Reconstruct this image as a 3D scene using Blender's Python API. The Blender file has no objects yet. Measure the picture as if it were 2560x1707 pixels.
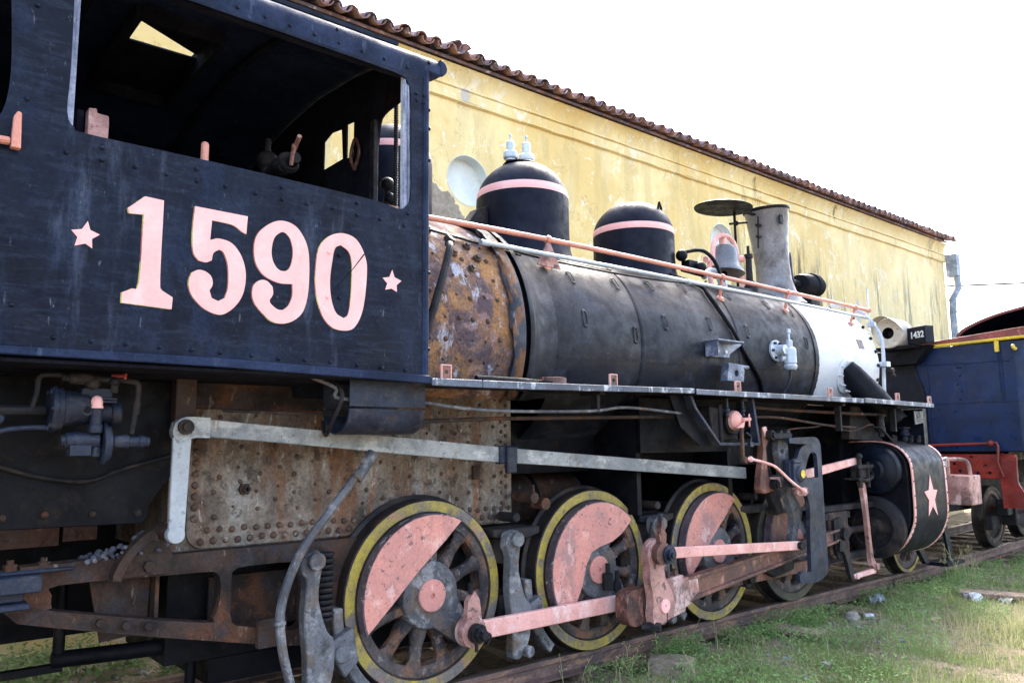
import bpy, bmesh, math, random
import numpy as np
from mathutils import Vector, Matrix
from mathutils.geometry import tessellate_polygon
random.seed(7)
rng = np.random.default_rng(7)
PI = math.pi
S = bpy.context.scene
COL = S.collection

# ------------------------------------------------------------------ camera, world, sun, exposure
cam_d = bpy.data.cameras.new('camera'); cam = bpy.data.objects.new('camera', cam_d); COL.objects.link(cam)
_a, _t, _r = 0.8720224, 0.1305089, -0.0109925
_fw = Vector((math.cos(_a)*math.cos(_t), math.sin(_a)*math.cos(_t), math.sin(_t)))
_ri = Vector((math.sin(_a), -math.cos(_a), 0)); _up = _ri.cross(_fw)
_r2 = math.cos(_r)*_ri + math.sin(_r)*_up; _u2 = -math.sin(_r)*_ri + math.cos(_r)*_up
cam.matrix_world = Matrix(((_r2.x, _u2.x, -_fw.x, 0.0), (_r2.y, _u2.y, -_fw.y, -5.287), (_r2.z, _u2.z, -_fw.z, 1.569), (0, 0, 0, 1)))
cam_d.sensor_width = 36; cam_d.lens = 27.93; cam_d.clip_end = 2000; cam_d.clip_start = .05
S.camera = cam
SUN_EL, SUN_AZ = math.radians(47), math.radians(56)      # azimuth from +Y towards +X: high beyond the building, veiled by white haze
world = bpy.data.worlds.new('World'); S.world = world; world.use_nodes = True
wn = world.node_tree; wn.nodes.clear()
sky = wn.nodes.new('ShaderNodeTexSky'); sky.sky_type = 'NISHITA'; sky.sun_disc = False
sky.sun_elevation = SUN_EL; sky.sun_rotation = SUN_AZ; sky.air_density = 1.0; sky.dust_density = 3.0; sky.ozone_density = 1.0
bgn = wn.nodes.new('ShaderNodeBackground'); bgn.inputs[1].default_value = 0.15
won = wn.nodes.new('ShaderNodeOutputWorld'); hs = wn.nodes.new('ShaderNodeHueSaturation'); hs.inputs['Saturation'].default_value = .8; wn.links.new(sky.outputs[0], hs.inputs['Color']); wn.links.new(hs.outputs[0], bgn.inputs[0]); wn.links.new(bgn.outputs[0], won.inputs[0])
sl = bpy.data.lights.new('sun', 'SUN'); sl.energy = 1.5; sl.angle = math.radians(14); sl.color = (1, .94, .85)
so = bpy.data.objects.new('sun', sl); COL.objects.link(so)
so.rotation_euler = Vector((math.sin(SUN_AZ)*math.cos(SUN_EL), math.cos(SUN_AZ)*math.cos(SUN_EL), math.sin(SUN_EL))).to_track_quat('Z', 'Y').to_euler()
vs = S.view_settings; vs.view_transform = 'Standard'; vs.look = 'None'; vs.gamma = 1; vs.exposure = 2.58

# ------------------------------------------------------------------ materials
def _lin(c): return (c[0], c[1], c[2], 1)
class NT:
    def __init__(s, name):
        s.m = bpy.data.materials.new(name); s.m.use_nodes = True; s.t = s.m.node_tree; s.t.nodes.clear()
        s.out = s.n('ShaderNodeOutputMaterial'); s.b = s.n('ShaderNodeBsdfPrincipled'); s.l(s.b.outputs[0], s.out.inputs[0])
        s.geo = s.n('ShaderNodeNewGeometry')
    def n(s, k, **kw):
        x = s.t.nodes.new(k)
        for a, v in kw.items(): setattr(x, a, v)
        return x
    def l(s, a, b): s.t.links.new(a, b)
    def noise(s, scale, stretch=(1, 1, 1), detail=6, rough=.6, dist=0.0, off=0.0):
        mp = s.n('ShaderNodeMapping'); mp.inputs['Scale'].default_value = stretch; mp.inputs['Location'].default_value = (off, off*1.7, off*.6)
        s.l(s.geo.outputs['Position'], mp.inputs[0])
        t = s.n('ShaderNodeTexNoise'); t.inputs['Scale'].default_value = scale; t.inputs['Detail'].default_value = detail
        t.inputs['Roughness'].default_value = rough; t.inputs['Distortion'].default_value = dist
        s.l(mp.outputs[0], t.inputs['Vector']); return t.outputs['Fac']
    def ramp(s, v, lo, hi, a=0.0, b=1.0):
        r = s.n('ShaderNodeMapRange', interpolation_type='SMOOTHSTEP'); s.l(v, r.inputs['Value'])
        r.inputs['From Min'].default_value = lo; r.inputs['From Max'].default_value = hi
        r.inputs['To Min'].default_value = a; r.inputs['To Max'].default_value = b; return r.outputs['Result']
    def mix(s, f, a, b):
        m = s.n('ShaderNodeMix', data_type='RGBA')
        if isinstance(f, float): m.inputs[0].default_value = f
        else: s.l(f, m.inputs[0])
        for i, v in ((6, a), (7, b)):
            if isinstance(v, tuple): m.inputs[i].default_value = _lin(v)
            else: s.l(v, m.inputs[i])
        return m.outputs[2]
    def math(s, op, a, b=None):
        m = s.n('ShaderNodeMath', operation=op)
        for i, v in enumerate((a, b)):
            if v is None: continue
            if isinstance(v, (int, float)): m.inputs[i].default_value = v
            else: s.l(v, m.inputs[i])
        return m.outputs[0]
    def sep(s, v):
        x = s.n('ShaderNodeSeparateXYZ'); s.l(v, x.inputs[0]); return x.outputs
def mat(name, base, dark=None, layers=(), rough=.6, metal=0.0, bump=.15, bscale=60, spec=.5, rvar=.15, coat=0.0, spk=.22):
    """layers: (colour, scale, lo, hi, stretch, strength[, 'up'])"""
    k = NT(name); dark = dark or tuple(c*.6 for c in base)
    n0 = k.noise(3.1, detail=8, rough=.65); col = k.mix(k.ramp(n0, .41, .59), dark, base)
    cc = lambda t: .5+(t-.5)*.62
    msum = None
    for i, L in enumerate(layers):
        c, sc, lo, hi, st, amt = L[:6]
        f = k.ramp(k.noise(sc, st, 8, .68, .3, 3.3*(i+1)), cc(lo), cc(hi), 0, amt)
        if len(L) > 6 and L[6] == 'up': f = k.math('MULTIPLY', f, k.ramp(k.sep(k.geo.outputs['Normal'])[2], .0, .75))
        col = k.mix(f, col, c); msum = f if msum is None else k.math('MAXIMUM', msum, f)
    sp_ = k.n('ShaderNodeMix', data_type='RGBA', blend_type='MULTIPLY'); sp_.inputs[0].default_value = 1; k.l(col, sp_.inputs[6]); g_ = k.ramp(k.noise(55, detail=6, rough=.8, off=2.2), .38, .62, 1-spk, 1+spk*.7); cb = k.n('ShaderNodeCombineColor'); [k.l(g_, cb.inputs[q]) for q in range(3)]; k.l(cb.outputs[0], sp_.inputs[7]); col = sp_.outputs[2]
    k.l(col, k.b.inputs['Base Color'])
    rn = k.ramp(k.noise(9, detail=5), .3, .7, rough-rvar, min(1, rough+rvar))
    if msum is not None: rn = k.math('ADD', rn, k.math('MULTIPLY', msum, .15))
    k.l(rn, k.b.inputs['Roughness']); k.b.inputs['Metallic'].default_value = metal
    k.b.inputs['Specular IOR Level'].default_value = spec; k.b.inputs['Coat Weight'].default_value = coat
    bp = k.n('ShaderNodeBump'); bp.inputs['Strength'].default_value = bump; bp.inputs['Distance'].default_value = .01
    h = k.math('ADD', k.noise(bscale, detail=5, rough=.7), k.math('MULTIPLY', k.noise(bscale*.12, detail=3), 1.5))
    k.l(h, bp.inputs['Height']); k.l(bp.outputs[0], k.b.inputs['Normal'])
    return k.m
ONE = (1, 1, 1); ST = (1, 1, .09)
RUST = (.17, .062, .022); ORANGE = (.34, .13, .03); DUST = (.17, .14, .11)
M = {}
M['cab'] = mat('navy_black_paint', (.0044, .0082, .0215), (.0023, .0043, .0120), [((.012, .021, .048), 4, .44, .72, (1, 1, .35), .8), ((.016, .024, .046), 16, .46, .70, (.3, .3, 1.8), .6), ((.045, .058, .095), 3.2, .62, .80, (1, 1, .15), .8), ((.14, .15, .18), 30, .72, .80, (1, 1, .3), .5)], rough=.5, bump=.3, bscale=45, spec=.14, spk=.3)
M['cablight'] = mat('greyed_navy_paint', (0.018, 0.0294, 0.06875), (0.0099, 0.0168, 0.04), [((0.072, 0.0945, 0.15), 18, .62, .8, (1, 1, .15), .6)], rough=.62, bump=.2, spec=.12)
M['lip'] = mat('worn_grey_lip', (0.078, 0.0975, 0.143), (0.039, 0.0494, 0.078), [((0.546, 0.585, 0.65), 9, .55, .72, (1, 1, .5), .8), ((0.039, 0.039, 0.052), 12, .62, .75, ONE, .8)], rough=.42, bump=.2)
M['inside'] = mat('sooty_interior', (0.01232, 0.01338, 0.02182), (0.00704, 0.00704, 0.01267), [((0.03168, 0.0176, 0.01408), 6, .62, .8, ONE, .6)], rough=.85, spec=.1)
M['silverwood'] = mat('weathered_silver_frame', (.30, .33, .45), (.12, .14, .22), [((.6, .62, .68), 16, .5, .7, (1, 1, .05), .8), ((.05, .05, .08), 22, .6, .72, (1, 1, .04), .9)], rough=.6)
M['pink'] = mat('salmon_pink_paint', (.80, .40, .35), (.66, .31, .27), [((.84, .60, .56), 5, .46, .70, (1, 1, .6), .8), ((.42, .24, .20), 10, .62, .76, (1, 1, .5), .6), ((.12, .10, .11), 34, .68, .76, ONE, .7)], rough=.55, bump=.12, spk=.1)
M['digit'] = mat('pale_pink_number_paint', (.86, .455, .425), (.82, .41, .38), [((.90, .56, .53), 6, .5, .75, ONE, .6), ((.62, .33, .28), 30, .76, .82, ONE, .6)], rough=.5, bump=.15, spk=.05)
M['digitedge'] = mat('brown_number_shadow_line', (0.3, 0.105, 0.075), None, [((0.375, 0.42, 0.06), 3, .5, .6, ONE, .8)], rough=.6)
M['salmon'] = mat('salmon_rail_paint', (0.6638, 0.2691, 0.1895), (0.5353, 0.2093, 0.15), [((0.1071, 0.0897, 0.07898), 18, .70, .75, ONE, .9)], rough=.4, spk=0.1)
M['dpink'] = mat('grimy_pink_paint', (.50, .26, .225), (.30, .15, .13), [((.10, .060, .055), 4, .50, .70, ONE, .8), ((.74, .52, .49), 6, .54, .74, (1, 1, .5), .75), ((.035, .03, .035), 13, .60, .72, ONE, .8)], rough=.5, bump=.25, spk=.15)
M['dpink2'] = mat('brownish_pink_paint', (0.195, 0.0806, 0.0585), (0.091, 0.0416, 0.0351), [((0.0286, 0.0195, 0.0195), 6, .48, .72, ONE, .8), ((0.494, 0.247, 0.195), 12, .58, .78, (1, 1, .5), .7)], rough=.45, bump=.25)
M['wheelpink'] = mat('faded_pink_counterweight_paint', (.66, .275, .22), (.55, .235, .20), [((.30, .18, .18), 3, .54, .76, ONE, .7), ((.80, .52, .47), 7, .54, .74, (1, 1, .6), .65), ((.10, .07, .075), 30, .64, .72, ONE, .8)], rough=.6, bump=.2, spk=.1)
M['yellow'] = mat('dull_yellow_tyre_paint', (0.4212, 0.3186, 0.04928), (0.2652, 0.2053, 0.0616), [((0.1326, 0.1204, 0.1408), 4.5, .48, .66, ONE, .85), ((0.0936, 0.0708, 0.0792), 14, .55, .75, ONE, .7), ((0.39, 0.1699, 0.1584), 7, .62, .74, ONE, .5)], rough=.6, bump=.25, spk=0.2)
M['yellowold'] = mat('grimy_tyre_face', (.075, .07, .045), (.035, .03, .027), [((.12, .065, .035), 5, .5, .75, ONE, .6)], rough=.6)
M['tyre'] = mat('worn_steel_tyre', (0.0416, 0.0336, 0.032), (0.0176, 0.016, 0.0192), [((0.088, 0.0512, 0.032), 5, .5, .8, ONE, .7), ((0.192, 0.192, 0.064), 3, .6, .8, ONE, .4)], rough=.55, metal=.3, spec=0.3)
M['spoke'] = mat('grimy_wheel_centre', (0.0972, 0.07776, 0.0729), (0.02916, 0.02673, 0.03159), [((0.2309, 0.1118, 0.05832), 6, .46, .72, ONE, .75), ((0.3159, 0.2916, 0.3038), 12, .60, .8, ONE, .6)], rough=.65, bump=.35, spec=0.3)
M['hub'] = mat('grey_blue_iron', (.125, .130, .145), (.060, .062, .075), [((.33, .32, .33), 7, .52, .72, ONE, .7), ((.13, .085, .055), 5, .52, .72, ONE, .7), ((.02, .02, .022), 14, .6, .74, ONE, .7)], rough=.6, bump=.35)
M['cwedge'] = mat('plum_grey_edge', (0.1134, 0.0783, 0.0999), (0.0486, 0.0351, 0.0486), [((0.594, 0.54, 0.594), 14, .60, .75, ONE, .6)], rough=.6, bump=.3)
M['jacket'] = mat('dusty_black_jacket', (.0105, .0130, .0210), (.0060, .0075, .0130), [((.135, .112, .100), 1.7, .18, .62, (.6, 1, 1), .90, 'up'), ((.045, .052, .075), 5, .50, .78, (.5, 1, .7), .65), ((.020, .018, .020), 3, .5, .7, (.5, 1, 1), .5), ((.4, .4, .42), 45, .76, .82, ONE, .4)], rough=.5, bump=.16, bscale=30, spec=.25)
M['band'] = mat('rusted_blue_band', (.022, .030, .048), (.012, .015, .024), [((.20, .08, .02), 5, .50, .64, (1, 1, .5), .75), ((.3, .31, .33), 20, .62, .75, (1, 1, .2), .5)], rough=.6, bump=.4, spec=0.3)
M['orange'] = mat('orange_rusted_firebox', (0.306, 0.154, 0.06188), (0.1734, 0.09124, 0.05775), [((0.0561, 0.04105, 0.0605), 3.4, .44, .62, ONE, .85), ((0.102, 0.07756, 0.0825), 13, .50, .68, ONE, .75), ((0.5304, 0.5702, 0.6875), 8, .60, .74, (1, 1, .45), .6), ((0.3468, 0.2167, 0.2063), 5, .58, .72, ONE, .5), ((0.408, 0.1939, 0.055), 2, .56, .70, (1, 1, .5), .5)], rough=.85, bump=.8, bscale=40, spk=.35)
M['firebox'] = mat('grey_rusty_firebox_sheet', (0.2106, 0.1734, 0.1395), (0.1094, 0.08291, 0.0648), [((0.324, 0.313, 0.297), 4, .46, .74, (1, 1, .4), .7), ((0.1377, 0.05922, 0.0252), 2.6, .48, .70, (1, 1, .20), .85), ((0.2268, 0.08037, 0.0225), 8, .60, .74, (1, 1, .10), .8), ((0.03645, 0.02707, 0.0243), 9, .54, .74, ONE, .75), ((0.405, 0.3976, 0.387), 18, .66, .78, (1, 1, .3), .7)], rough=.8, bump=.6, bscale=40, spk=.3)
M['rivet'] = mat('rusty_rivet', (0.1148, 0.0621, 0.0432), (0.054, 0.0324, 0.02565), [((0.405, 0.351, 0.297), 9, .58, .75, ONE, .6)], rough=.75, bump=.3)
M['frame'] = mat('brown_rusty_frame', (0.05434, 0.03179, 0.02387), (0.02299, 0.01683, 0.0162), [((0.1568, 0.06358, 0.03069), 3, .48, .75, ONE, .65), ((0.04598, 0.04488, 0.05456), 6, .5, .75, ONE, .6), ((0.3135, 0.2431, 0.2132), 14, .66, .78, (1, 1, .3), .5)], rough=.7, bump=.4, spec=0.25)
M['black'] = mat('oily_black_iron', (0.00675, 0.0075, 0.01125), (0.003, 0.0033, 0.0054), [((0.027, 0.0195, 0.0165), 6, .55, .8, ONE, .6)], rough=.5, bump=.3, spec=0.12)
M['blackdust'] = mat('dusty_dark_iron', (0.01725, 0.01667, 0.0207), (0.0069, 0.0069, 0.01035), [((0.0575, 0.0414, 0.03335), 5, .48, .75, ONE, .7), ((0.04025, 0.0207, 0.0138), 12, .6, .75, ONE, .5)], rough=.65, bump=.35, spec=0.25)
M['bluegrey'] = mat('blue_grey_iron', (0.02125, 0.03, 0.05625), (0.00875, 0.0125, 0.025), [((0.075, 0.075, 0.085), 8, .52, .78, ONE, .6), ((0.05625, 0.03, 0.01875), 11, .6, .75, ONE, .5)], rough=.5, bump=.35, spec=0.3)
M['silver'] = mat('dull_silver_bar', (0.299, 0.312, 0.312), (0.169, 0.182, 0.195), [((0.52, 0.52, 0.5005), 7, .5, .7, (.5, 1, 1), .6), ((0.156, 0.0975, 0.0585), 10, .62, .78, (1, 1, .4), .65), ((0.091, 0.104, 0.117), 26, .64, .72, ONE, .7)], rough=.5, bump=.25, spk=0.15)
M['silverpipe'] = mat('silver_painted_pipe', (.50, .55, .62), (.38, .43, .50), [((.12, .13, .16), 20, .70, .76, ONE, .8)], rough=.35, metal=.25, spk=0.08)
M['paleblue'] = mat('pale_silver_paint', (.42, .45, .48), (.33, .36, .39), [((.25, .17, .10), 12, .68, .76, (1, 1, .4), .6), ((.10, .12, .12), 30, .66, .74, ONE, .7)], rough=.5, spk=0.08)
M['bluesilver'] = mat('dull_blue_silver', (.17, .20, .28), (.08, .10, .15), [((.35, .37, .42), 10, .5, .7, ONE, .7), ((.04, .035, .04), 16, .6, .74, ONE, .7)], rough=.45, bump=.3)
M['clinker'] = mat('grey_clinker', (.13, .125, .15), (.06, .06, .075), [((.3, .28, .3), 14, .6, .7, ONE, .6)], rough=.9, bump=.5)
M['platemark'] = mat('dull_plate_marking', (.30, .30, .24), None, rough=.6)
M['plate'] = mat('dark_grey_blue_plate', (.05, .06, .08), (.03, .04, .05), rough=.5)
M['smoke'] = mat('silver_white_smokebox', (0.5917, 0.6065, 0.6361), (0.5325, 0.5473, 0.5843), [((0.4438, 0.3698, 0.2958), 2.2, .56, .80, (1.6, 1, .3), .35), ((0.4068, 0.4142, 0.4586), 20, .66, .85, (1, 1, .3), .3)], rough=.4, metal=.05, bump=.08, spk=.04)
M['stack'] = mat('galvanised_rusty_stack', (0.2112, 0.2108, 0.2263), (0.169, 0.1666, 0.1771), [((0.09856, 0.0578, 0.03608), 2.2, .50, .70, (1, 1, .5), .7), ((0.2957, 0.306, 0.328), 22, .56, .74, (1, 1, .5), .45), ((0.04928, 0.0374, 0.03936), 1.6, .56, .74, ONE, .6)], rough=.45, metal=.3, bump=.15, spk=.18)
M['bell'] = mat('tarnished_bell_metal', (0.17, 0.1742, 0.1913), (0.1275, 0.1318, 0.1445), [((0.255, 0.2465, 0.238), 7, .5, .8, (1, 1, .4), .5)], rough=.36, metal=.25, bump=.04, spk=.06)
M['dome'] = mat('black_dome_paint', (.0032, .0058, .0170), (.0020, .0036, .0105), [((.012, .016, .032), 4, .46, .75, ONE, .6), ((.05, .05, .07), 3, .30, .80, ONE, .35, 'up')], rough=.55, bump=.08, bscale=30, spec=.16)
M['rail'] = mat('rusty_rail_steel', (0.1827, 0.1071, 0.08505), (0.0945, 0.05985, 0.0567), [((0.4095, 0.2142, 0.126), 6, .5, .75, (1, 1, 3), .6), ((0.1575, 0.1418, 0.1575), 10, .6, .75, ONE, .6)], rough=.65, metal=.1, bump=.3)
M['railtop'] = mat('dull_rail_head', (0.18, 0.135, 0.117), (0.108, 0.0774, 0.0684), [((0.162, 0.108, 0.09), 10, .55, .75, ONE, .6)], rough=.5, metal=.3)
M['wood'] = mat('weathered_sleeper_wood', (0.308, 0.21, 0.14), (0.154, 0.112, 0.084), [((0.476, 0.336, 0.238), 20, .5, .7, (.2, 2, 1), .6), ((0.07, 0.056, 0.049), 14, .6, .75, (.3, 2, 1), .8)], rough=.9, bump=.6)
M['concrete'] = mat('mossy_concrete', (0.342, 0.2754, 0.198), (0.1938, 0.153, 0.108), [((0.114, 0.1326, 0.036), 6, .56, .72, ONE, .7), ((0.057, 0.051, 0.0405), 9, .6, .7, ONE, .6)], rough=.95, bump=.9, bscale=30)
M['blue'] = mat('deep_blue_tender_paint', (0.003023, 0.01637, 0.06854), (0.002035, 0.01191, 0.04456), [((0.006977, 0.02977, 0.08568), 5, .55, .85, (1, 1, .3), .5), ((0.002907, 0.01042, 0.02227), 8, .58, .75, ONE, .5)], rough=.4, bump=.1, spk=0.1, spec=0.3)
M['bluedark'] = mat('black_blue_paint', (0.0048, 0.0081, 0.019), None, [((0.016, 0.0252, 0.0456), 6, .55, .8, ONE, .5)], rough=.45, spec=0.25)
M['red'] = mat('oxide_red_paint', (.26, .020, .010), (.15, .014, .010), [((.12, .03, .03), 7, .58, .75, ONE, .6)], rough=.45, bump=.15)
M['redtrim'] = mat('faded_red_trim', (.26, .050, .04), (.17, .035, .03), [((.55, .3, .27), 16, .6, .75, ONE, .4)], rough=.5)
M['yelpaint'] = mat('bright_yellow_paint', (.72, .50, .03), (.55, .38, .03), [((.2, .15, .05), 12, .64, .74, ONE, .6)], rough=.4)
M['cream'] = mat('cream_enamel', (.62, .57, .50), (.48, .43, .37), [((.28, .16, .10), 9, .62, .76, ONE, .6)], rough=.45, spk=0.08)
M['white'] = mat('white_painted_metal', (.78, .78, .76), (.68, .68, .67), [((.3, .25, .22), 15, .68, .78, ONE, .4)], rough=.5, spk=0.05)
M['tile'] = mat('terracotta_tile', (0.359, 0.1903, 0.1436), (0.1975, 0.1116, 0.1077), [((0.1795, 0.197, 0.2821), 6, .5, .72, ONE, .7), ((0.874, 0.92, 0.92), 11, .60, .78, ONE, .5)], rough=.9, bump=.6)
M['tile2'] = mat('weathered_terracotta_tile', (0.3335, 0.1769, 0.16), (0.1556, 0.1094, 0.1245), [((0.1778, 0.193, 0.2668), 6, .46, .68, ONE, .7), ((0.92, 0.92, 0.92), 9, .58, .74, ONE, .6)], rough=.9, bump=.6)
M['zinc'] = mat('grey_zinc', (.30, .35, .43), (.20, .24, .30), [((.6, .62, .64), 6, .5, .7, ONE, .6)], rough=.55, spk=0.08)
M['litterw'] = mat('white_plastic', (.62, .63, .66), (.45, .45, .46), [((.3, .25, .2), 14, .5, .7, ONE, .7)], rough=.5)
M['litterb'] = mat('blue_plastic', (0.06, 0.168, 0.372), None, rough=.4)
M['litterg'] = mat('pale_green_plastic', (0.315, 0.406, 0.406), None, rough=.4)
M['leaf'] = mat('dry_leaf', (.45, .34, .2), None, rough=.8)
M['stone'] = mat('grey_field_stone', (.32, .29, .25), (.18, .16, .14), [((.3, .28, .25), 9, .55, .75, ONE, .5)], rough=.95, bump=.6)
M['wire'] = mat('black_cable', (.02, .02, .02), None, rough=.6)
def plant_mat(name, c1, c2, c3, tr=.35):
    k = NT(name); n = k.ramp(k.noise(1.3, detail=4), .35, .65); n2 = k.ramp(k.noise(40, detail=2), .3, .7)
    col = k.mix(n2, k.mix(n, c1, c2), c3); k.l(col, k.b.inputs['Base Color']); k.b.inputs['Roughness'].default_value = .6
    k.b.inputs['Specular IOR Level'].default_value = .25
    td = k.n('ShaderNodeBsdfTranslucent'); k.l(col, td.inputs[0]); mx = k.n('ShaderNodeMixShader'); mx.inputs[0].default_value = tr
    k.l(k.b.outputs[0], mx.inputs[1]); k.l(td.outputs[0], mx.inputs[2]); k.l(mx.outputs[0], k.out.inputs[0]); return k.m
M['grass'] = plant_mat('green_grass_blades', (.20, .27, .09), (.33, .35, .15), (.26, .31, .12))
M['weed'] = plant_mat('leafy_weeds', (.15, .28, .08), (.25, .36, .13), (.19, .31, .10))
M['dry'] = plant_mat('dry_straw', (.46, .42, .20), (.38, .40, .17), (.55, .49, .28))
M['leafgreen'] = plant_mat('green_bush_leaves', (.17, .26, .09), (.28, .33, .15), (.21, .28, .11))
def wall_mat():
    k = NT('yellow_weathered_plaster'); p = k.sep(k.geo.outputs['Position'])
    n1 = k.noise(.55, (1, 1, 1), 8, .65); n2 = k.noise(2.2, (1, 1, .6), 8, .7, .4, 5)
    col = k.mix(k.ramp(n1, .42, .58), (.74, .54, .22), (.85, .685, .35))
    col = k.mix(k.ramp(n2, .50, .60, 0, .55), col, (.74, .58, .28))
    col = k.mix(k.ramp(k.noise(5, (1, 1, .12), 6, .65, 0, 9), .50, .64, 0, .5), col, (.68, .56, .32))
    col = k.mix(k.ramp(k.noise(2.5, (1, 1, .9), 9, .8, .8, 31), .565, .60, 0, .6), col, (.88, .84, .72))
    cr = k.math('ABSOLUTE', k.math('SUBTRACT', k.noise(1.1, (1, 1, 1.2), 7, .62, .5, 61), .5)); crm = k.math('MULTIPLY', k.ramp(cr, .0045, .001), k.ramp(k.noise(.8, off=71), .47, .55))
    col = k.mix(k.math('MULTIPLY', crm, .6), col, (.33, .25, .12))
    fl = k.ramp(k.noise(4.5, (1, 1, 1), 9, .78, .2, 77), .612, .618); col = k.mix(k.math('MULTIPLY', fl, .75), col, (.90, .87, .78))
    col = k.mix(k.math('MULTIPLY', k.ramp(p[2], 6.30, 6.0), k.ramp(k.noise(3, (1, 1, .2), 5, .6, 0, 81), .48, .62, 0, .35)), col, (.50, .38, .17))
    # vertical black-green rain streaks, mostly on the far half
    st = k.ramp(k.noise(1.9, (1, 1, .16), 5, .6, 0, 17), .49, .58); far = k.ramp(p[0], 9, 15)
    fine = k.ramp(k.noise(11, (1, 1, .10), 6, .75, 0, 21), .42, .56)
    hgt = k.math('MULTIPLY', k.ramp(k.math('ADD', p[2], k.math('MULTIPLY', k.noise(.9, (1, 1, .05), 3, .5, 0, 51), 2.2)), 6.9, 5.9), 1.0); topst = k.ramp(k.noise(3.2, (1, 1, .15), 4, .6, 0, 41), .53, .62)
    hh = k.math('MAXIMUM', hgt, k.math('MULTIPLY', topst, k.ramp(p[2], 5.9, 6.2)))
    f = k.math('MULTIPLY', k.math('MULTIPLY', st, far), k.math('MULTIPLY', fine, hh))
    col = k.mix(k.math('MULTIPLY', f, .92), col, (.075, .068, .042))
    col = k.mix(k.math('MULTIPLY', k.ramp(p[0], 13, 19), .3), col, (.90, .80, .54))
    # peeled patches showing grey render
    nn = k.math('MULTIPLY', k.math('SUBTRACT', k.noise(3.5, detail=8, rough=.7), .5), .55)
    def blob(x, z, rx, rz):
        dx = k.math('DIVIDE', k.math('SUBTRACT', p[0], x), rx); dz = k.math('DIVIDE', k.math('SUBTRACT', p[2], z), rz)
        d = k.math('ADD', k.math('SQRT', k.math('ADD', k.math('MULTIPLY', dx, dx), k.math('MULTIPLY', dz, dz))), nn)
        return k.ramp(d, 1.02, .99)
    for b in ((5.55, 4.35, .66, .62), (6.15, 6.30, .075, .10), (16.9, 4.35, .10, .34)):
        col = k.mix(blob(*b), col, k.mix(k.ramp(k.noise(12), .4, .6), (.27, .225, .165), (.36, .31, .25)) if b[0] < 6 else (.55, .50, .44))
    k.l(col, k.b.inputs['Base Color']); k.b.inputs['Roughness'].default_value = .9; k.b.inputs['Specular IOR Level'].default_value = .2
    bp = k.n('ShaderNodeBump'); bp.inputs['Strength'].default_value = .5; bp.inputs['Distance'].default_value = .03
    k.l(k.math('ADD', k.math('MULTIPLY', k.noise(14, detail=6, rough=.65), .4), k.noise(1.4, detail=3)), bp.inputs['Height']); k.l(bp.outputs[0], k.b.inputs['Normal'])
    return k.m
M['wall'] = wall_mat()
M['roundel'] = mat('white_roundel_plaster', (.74, .76, .72), (.66, .69, .66), [((.36, .29, .17), 4, .62, .8, ONE, .4)], rough=.8, spk=0.05)
def ground_mat():
    k = NT('trampled_earth'); n = k.noise(1.2, detail=9, rough=.7); n2 = k.noise(9, detail=8, rough=.75, off=4)
    col = k.mix(k.ramp(n, .35, .65), (.27, .20, .145), (.38, .29, .215)); col = k.mix(k.ramp(n2, .45, .7, 0, .7), col, (.15, .105, .08))
    col = k.mix(k.ramp(k.noise(2.1, detail=8, rough=.7, off=8), .48, .56, 0, .6), col, (.12, .15, .06))
    k.l(col, k.b.inputs['Base Color']); k.b.inputs['Roughness'].default_value = .95; k.b.inputs['Specular IOR Level'].default_value = .1
    bp = k.n('ShaderNodeBump'); bp.inputs['Strength'].default_value = .8; bp.inputs['Distance'].default_value = .04
    k.l(k.math('ADD', n2, k.noise(40, detail=5)), bp.inputs['Height']); k.l(bp.outputs[0], k.b.inputs['Normal']); return k.m
M['ground'] = ground_mat()

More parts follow.
